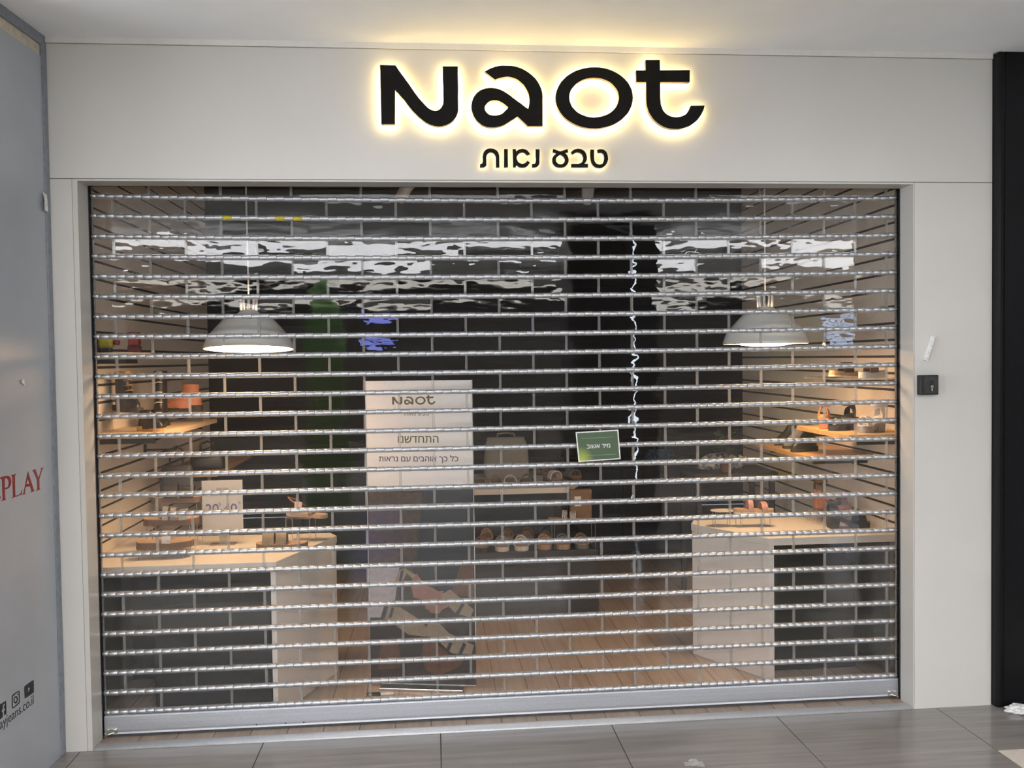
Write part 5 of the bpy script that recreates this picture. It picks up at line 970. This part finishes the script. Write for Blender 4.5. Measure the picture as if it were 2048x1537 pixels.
# ================================================================== rear of the shop
t = thing('low_cabinet', 'long navy low cabinet across the rear of the shop', 'cabinet', (1.95, 3.2, 0))
MB().mat(navy_m).box(-1.55, 1.45, -0.22, 0.22, 0.06, 0.70).build('carcass', t)
MB().mat(darkgrey_m).box(-1.57, 1.47, -0.24, 0.24, 0.70, 0.73).build('top', t)
for i in range(5):
    x0 = -1.545+0.60*i
    d = MB().mat(navy_m).box(x0+0.004, x0+0.590, -0.238, -0.221, 0.07, 0.69).build('door', t, bevel=0.002)
    MB().mat(alu_dark).box(x0+0.54, x0+0.55, -0.25, -0.2385, 0.40, 0.52).build('handle', d)
MB().mat(black_m).box(-1.52, 1.42, -0.18, 0.2, 0.0005, 0.06).build('plinth', t)
handbag('blue denim bag on the navy cabinet', (3.12, 3.05, 0.7305), 0.24, 0.12, 0.10, fabric_blue, 0.1, hh=0.06)
def cloth(label, loc, rx, ry, h, mat, seed):
    t = thing('folded_scarf', label, 'scarf', loc); r2 = random.Random(seed)
    m = MB().mat(mat); n = 28; rs = []
    ph = [r2.uniform(0, 6) for _ in range(4)]
    for f in (0.0, 0.25, 0.5, 0.75, 0.92, 1.0):
        s = math.sqrt(max(0.0, 1-f**2.2))+0.02
        rs.append([(rx*s*math.cos(a)*(1+.10*math.sin(3*a+ph[0]+2*f)), ry*s*math.sin(a)*(1+.12*math.sin(5*a+ph[1])), h*f*(1+.18*math.sin(4*a+ph[2]))+0.0005) for a in [2*PI*i/n for i in range(n)]])
    m.rings(rs, True, True).build('cloth', t)
    MB().mat(lea_white).box(rx*.1, rx*.35, -ry-0.012, -ry*.9, 0.002, 0.02).build('band', t)
cloth('grey and white patterned scarf heap on the small side table', (3.19, 1.86, 0.8305), 0.15, 0.075, 0.085, fabric_marble, 3)
t = thing('side_table', 'dark side table against the right slat wall holding the scarf', 'table', (3.22, 1.80, 0))
MB().mat(darkslat_m).box(-0.26, 0.26, -0.2, 0.2, 0.80, 0.83).build('table_top', t)
for sx in (-1, 1):
    for sy in (-1, 1): MB().mat(darkslat_m).box(sx*.23-.015, sx*.23+.015, sy*.17-.015, sy*.17+.015, 0.0005, 0.80).build('leg', t)
# potted plant on the rear shelf
t = thing('potted_plant', 'small leafy green plant with pale flowers on the dark side table', 'plant', (3.17, 1.66, 0.8305))
MB().mat(lea_brown).lathe([(0.03, 0.0005), (0.038, 0.06), (0.042, 0.062), (0.036, 0.055), (0.0, 0.05)], n=20).build('pot', t)
m = MB().mat(plant_m); r2 = random.Random(5)
for i in range(70):
    a = r2.uniform(0, 2*PI); rr = r2.uniform(.01, .085); z = 0.10+r2.uniform(-.03, .17); l = r2.uniform(.025, .045)
    c0 = Vector((rr*math.cos(a), rr*math.sin(a)*.7, z)); d = Vector((math.cos(a+r2.uniform(-.8, .8)), math.sin(a)*.6, r2.uniform(-.5, .7))).normalized(); s_ = d.cross(Vector((0, 0, 1)))*l*.35
    m.quad(c0, c0+d*l*.5+s_, c0+d*l, c0+d*l*.5-s_)
m.build('leaves', t, fix=False)
m = MB().mat(simple('brown stem', (0.05, 0.04, 0.02), 0.8))
for i in range(7):
    a = i*0.9; m.tube([(0, 0, 0.05), (.03*math.cos(a), .02*math.sin(a), 0.13), (.06*math.cos(a), .04*math.sin(a), 0.22)], 0.0018, 5)
m.build('stems', t)
m = MB().mat(lea_white)
for x_, z in ((0.07, 0.10), (0.10, 0.09), (0.02, 0.08)):
    for i in range(5):
        a = 2*PI*i/5; c0 = Vector((x_, -0.06, z)); m.quad(c0, c0+Vector((.010*math.cos(a-.4), -.004, .010*math.sin(a-.4))), c0+Vector((.016*math.cos(a), -.006, .016*math.sin(a))), c0+Vector((.010*math.cos(a+.4), -.004, .010*math.sin(a+.4))))
m.build('flowers', t, fix=False)

# ================================================================== right edge and floor litter
m = MB().mat(simple('black column cladding', (0.007, 0.0065, 0.0075), 0.35, spec=0.2)).box(3.835, 4.6, -0.030, 0.14, 0.0005, ZT-0.0005)
o = struct(m.build('wall_column'))
m = MB().mat(simple('black rounded profile', (0.005, 0.005, 0.0055), 0.4, spec=0.2)).box(3.7985, 3.834, -0.038, 0.14, 0.0005, ZT-0.0005)
struct(m.build('trim_5', bevel=0.012))
# crumpled white plastic at the foot of the black column
t = thing('crumpled_bag', 'crumpled white plastic bag at the foot of the black column', 'bag', (3.865, -0.085, 0))
m = MB().mat(white_pl); bmesh.ops.create_icosphere(m.bm, subdivisions=4, radius=1.0)
from mathutils import noise
for v in m.bm.verts:
    d = v.co.normalized(); k_ = 0.75+0.55*noise.noise(d*2.1+Vector((3, 1, 2)))+0.22*abs(noise.noise(d*6))
    v.co = Vector((d.x*0.062*k_, d.y*0.040*k_, max(0.0006, 0.013+d.z*0.020*k_)))
m.build('crumpled_film', t)
t = thing('film_scrap', 'scrap of clear plastic film lying on the grey tiles', 'scrap', (2.345, -0.395, 0))
m = MB().mat(film_m); r2 = random.Random(11); g = []
for j in range(5):
    g.append([m.bm.verts.new((-.035+.018*i+r2.uniform(-.004, .004), -.03+.015*j+r2.uniform(-.004, .004), 0.0012+r2.uniform(0, .010)*(0 < i < 4))) for i in range(5)])
for j in range(4):
    for i in range(4):
        if (i, j) in ((0, 0), (3, 3), (0, 3)): continue
        f = m.face([g[j][i], g[j][i+1], g[j+1][i+1], g[j+1][i]])
o = m.build('film', t, fix=False); sd = o.modifiers.new('thick', 'SOLIDIFY'); sd.thickness = 0.0006

# ================================================================== the mall behind the camera
m = MB().mat(simple('hall rear wall', (0.06, 0.058, 0.06), 0.7)).box(-4.5, 13.0, CEIL_END-0.1, CEIL_END, 0, ZT)
struct(m.build('wall_hall_rear'))
m = MB().mat(simple('added light blocking wall', (0.22, 0.22, 0.22), 0.6)).box(5.0, 5.1, -3.4, 0.14, 0, ZT)  # unseen walls added to cut side light and even out the front
m.box(-4.6, -4.5, CEIL_END, -5.5, 0, ZT)
struct(m.build('wall_light_block'))
m = MB().mat(hoard_m).box(-4.5, -0.135, -0.468, -0.35, 0.0, ZT-0.001)
struct(m.build('wall_hoarding_front'))
def light(name, label, mat, x0, x1, y0, y1):
    t = thing(name, label, 'ceiling light', ((x0+x1)/2, (y0+y1)/2, ZT))
    MB().mat(white_pl).box((x0-x1)/2-.02, (x1-x0)/2+.02, (y0-y1)/2-.02, (y1-y0)/2+.02, -0.012, -0.0005).build('frame', t)
    MB().mat(mat).box((x0-x1)/2, (x1-x0)/2, (y0-y1)/2, (y1-y0)/2, -0.016, -0.0125).build('diffuser', t)
light('strip_light', 'long cold ceiling strip light nearer the shop, seen only in the shutter reflection', strip_glow, -4.2, 12.5, -7.0, -5.7)
light('strip_light', 'long warm ceiling strip light far down the hall, seen only in the shutter reflection', strip_glow2, -4.2, 12.5, -13.2, -10.9)
light('added_light_panel', 'unseen ceiling light panel added to brighten the shop front, left of the camera', added_panel_glow, -1.6+2, 2.4, -3.1, -2.2)  # added out of view to light the shop front
light('added_light_panel', 'unseen ceiling light panel added to brighten the shop front, right of the camera', added_panel_glow, 3.6, 5.6, -3.1, -2.2)
for lab, yy in (('suspended trough added to brighten the hall ceiling, nearer the shop', -5.10), ('suspended trough added to brighten the hall ceiling, far down the hall', -8.6)):
    t = thing('added_uplight_trough', lab, 'ceiling light', (4.1, yy, 2.46))  # invented fitting, added so the bright ceiling lights the front
    MB().mat(white_pl).box(-8.0, 8.0, -0.15, 0.15, 0, 0.012).box(-8.0, 8.0, -0.15, -0.14, 0.012, 0.035).box(-8.0, 8.0, 0.14, 0.15, 0.012, 0.035).build('housing', t)
    MB().mat(added_uplight_glow).box(-7.98, 7.98, -0.135, 0.135, 0.0125, 0.02).build('light_source', t)
    for x_ in (-6, -2, 2, 6): MB().mat(steel).tube([(x_, 0, 0.02), (x_, 0, ZT-2.46-0.001)], 0.002, 6).build('wire', t)
for i, xx in enumerate((1.024, 1.759, 2.493, 4.3, 5.0)):
    t = thing('downlight', 'round recessed downlight in the hall ceiling', 'ceiling light', (xx, -8.2, ZT), 0, 'hall downlights')
    MB().mat(white_pl).lathe([(0.11, -0.001), (0.11, -0.008), (0.09, -0.008)], n=24).build('rim', t)
    MB().mat(down_glow).lathe([(0.0005, -0.006), (0.09, -0.006)], n=24).build('lens', t)
t = thing('hall_column', 'black column with a cold light line in the hall behind the camera', 'column', (3.04, -4.45, 0))
MB().mat(black_m).box(-0.40, 0.40, -0.35, 0.35, 0.0005, ZT-0.0005).build('cladding', t)
MB().mat(line_glow).box(0.176, 0.192, 0.3505, 0.356, 0.15, 2.72).build('light_line', t)
t = thing('advertising_totem', 'dark green advertising totem standing in the hall', 'totem', (0.17, -6.4, 0))
gt = simple('totem green', (0.09, 0.20, 0.04), 0.5, var=0.2)
MB().mat(gt).box(-0.22, 0.22, -0.12, 0.12, 0.0005, 2.12).build('body', t); MB().mat(gt).lathe([(0.13, 2.12), (0.15, 2.2), (0.14, 2.32), (0.07, 2.40), (0.001, 2.42)], n=20).build('cap', t)
t = thing('advertising_totem', 'olive green advertising totem on the right of the hall', 'totem', (5.75, -6.4, 0))
MB().mat(simple('totem olive', (0.16, 0.15, 0.05), 0.5, var=0.2)).box(-0.27, 0.27, -0.12, 0.12, 0.0005, 2.15).build('body', t)
def screen(label, mat, x0, x1, y, z0, z1):
    t = thing('lit_screen', label, 'screen', ((x0+x1)/2, y, (z0+z1)/2))
    w2, h2 = (x1-x0)/2, (z1-z0)/2
    MB().mat(black_m).box(-w2-.04, w2+.04, -0.06, 0, -h2-.04, h2+.04).build('casing', t)
    m = MB().mat(mat)
    r2 = random.Random(2)
    zz = -h2
    while zz < h2-0.05:
        hh = r2.uniform(0.05, 0.14); a = r2.uniform(-w2, -w2*.2); b = r2.uniform(w2*.1, w2); m.box(a, b, 0.0005, 0.006, zz, min(zz+hh, h2)); zz += hh+r2.uniform(0.03, 0.08)
    m.build('picture', t)
screen('blue lit screen on the hall rear wall', blue_glow, -0.39, 0.80, -13.9, 1.98, 2.64)
screen('pale blue lit sign on the hall rear wall', paleblue_glow, 9.3, 10.5, -13.9, 1.75, 2.30)
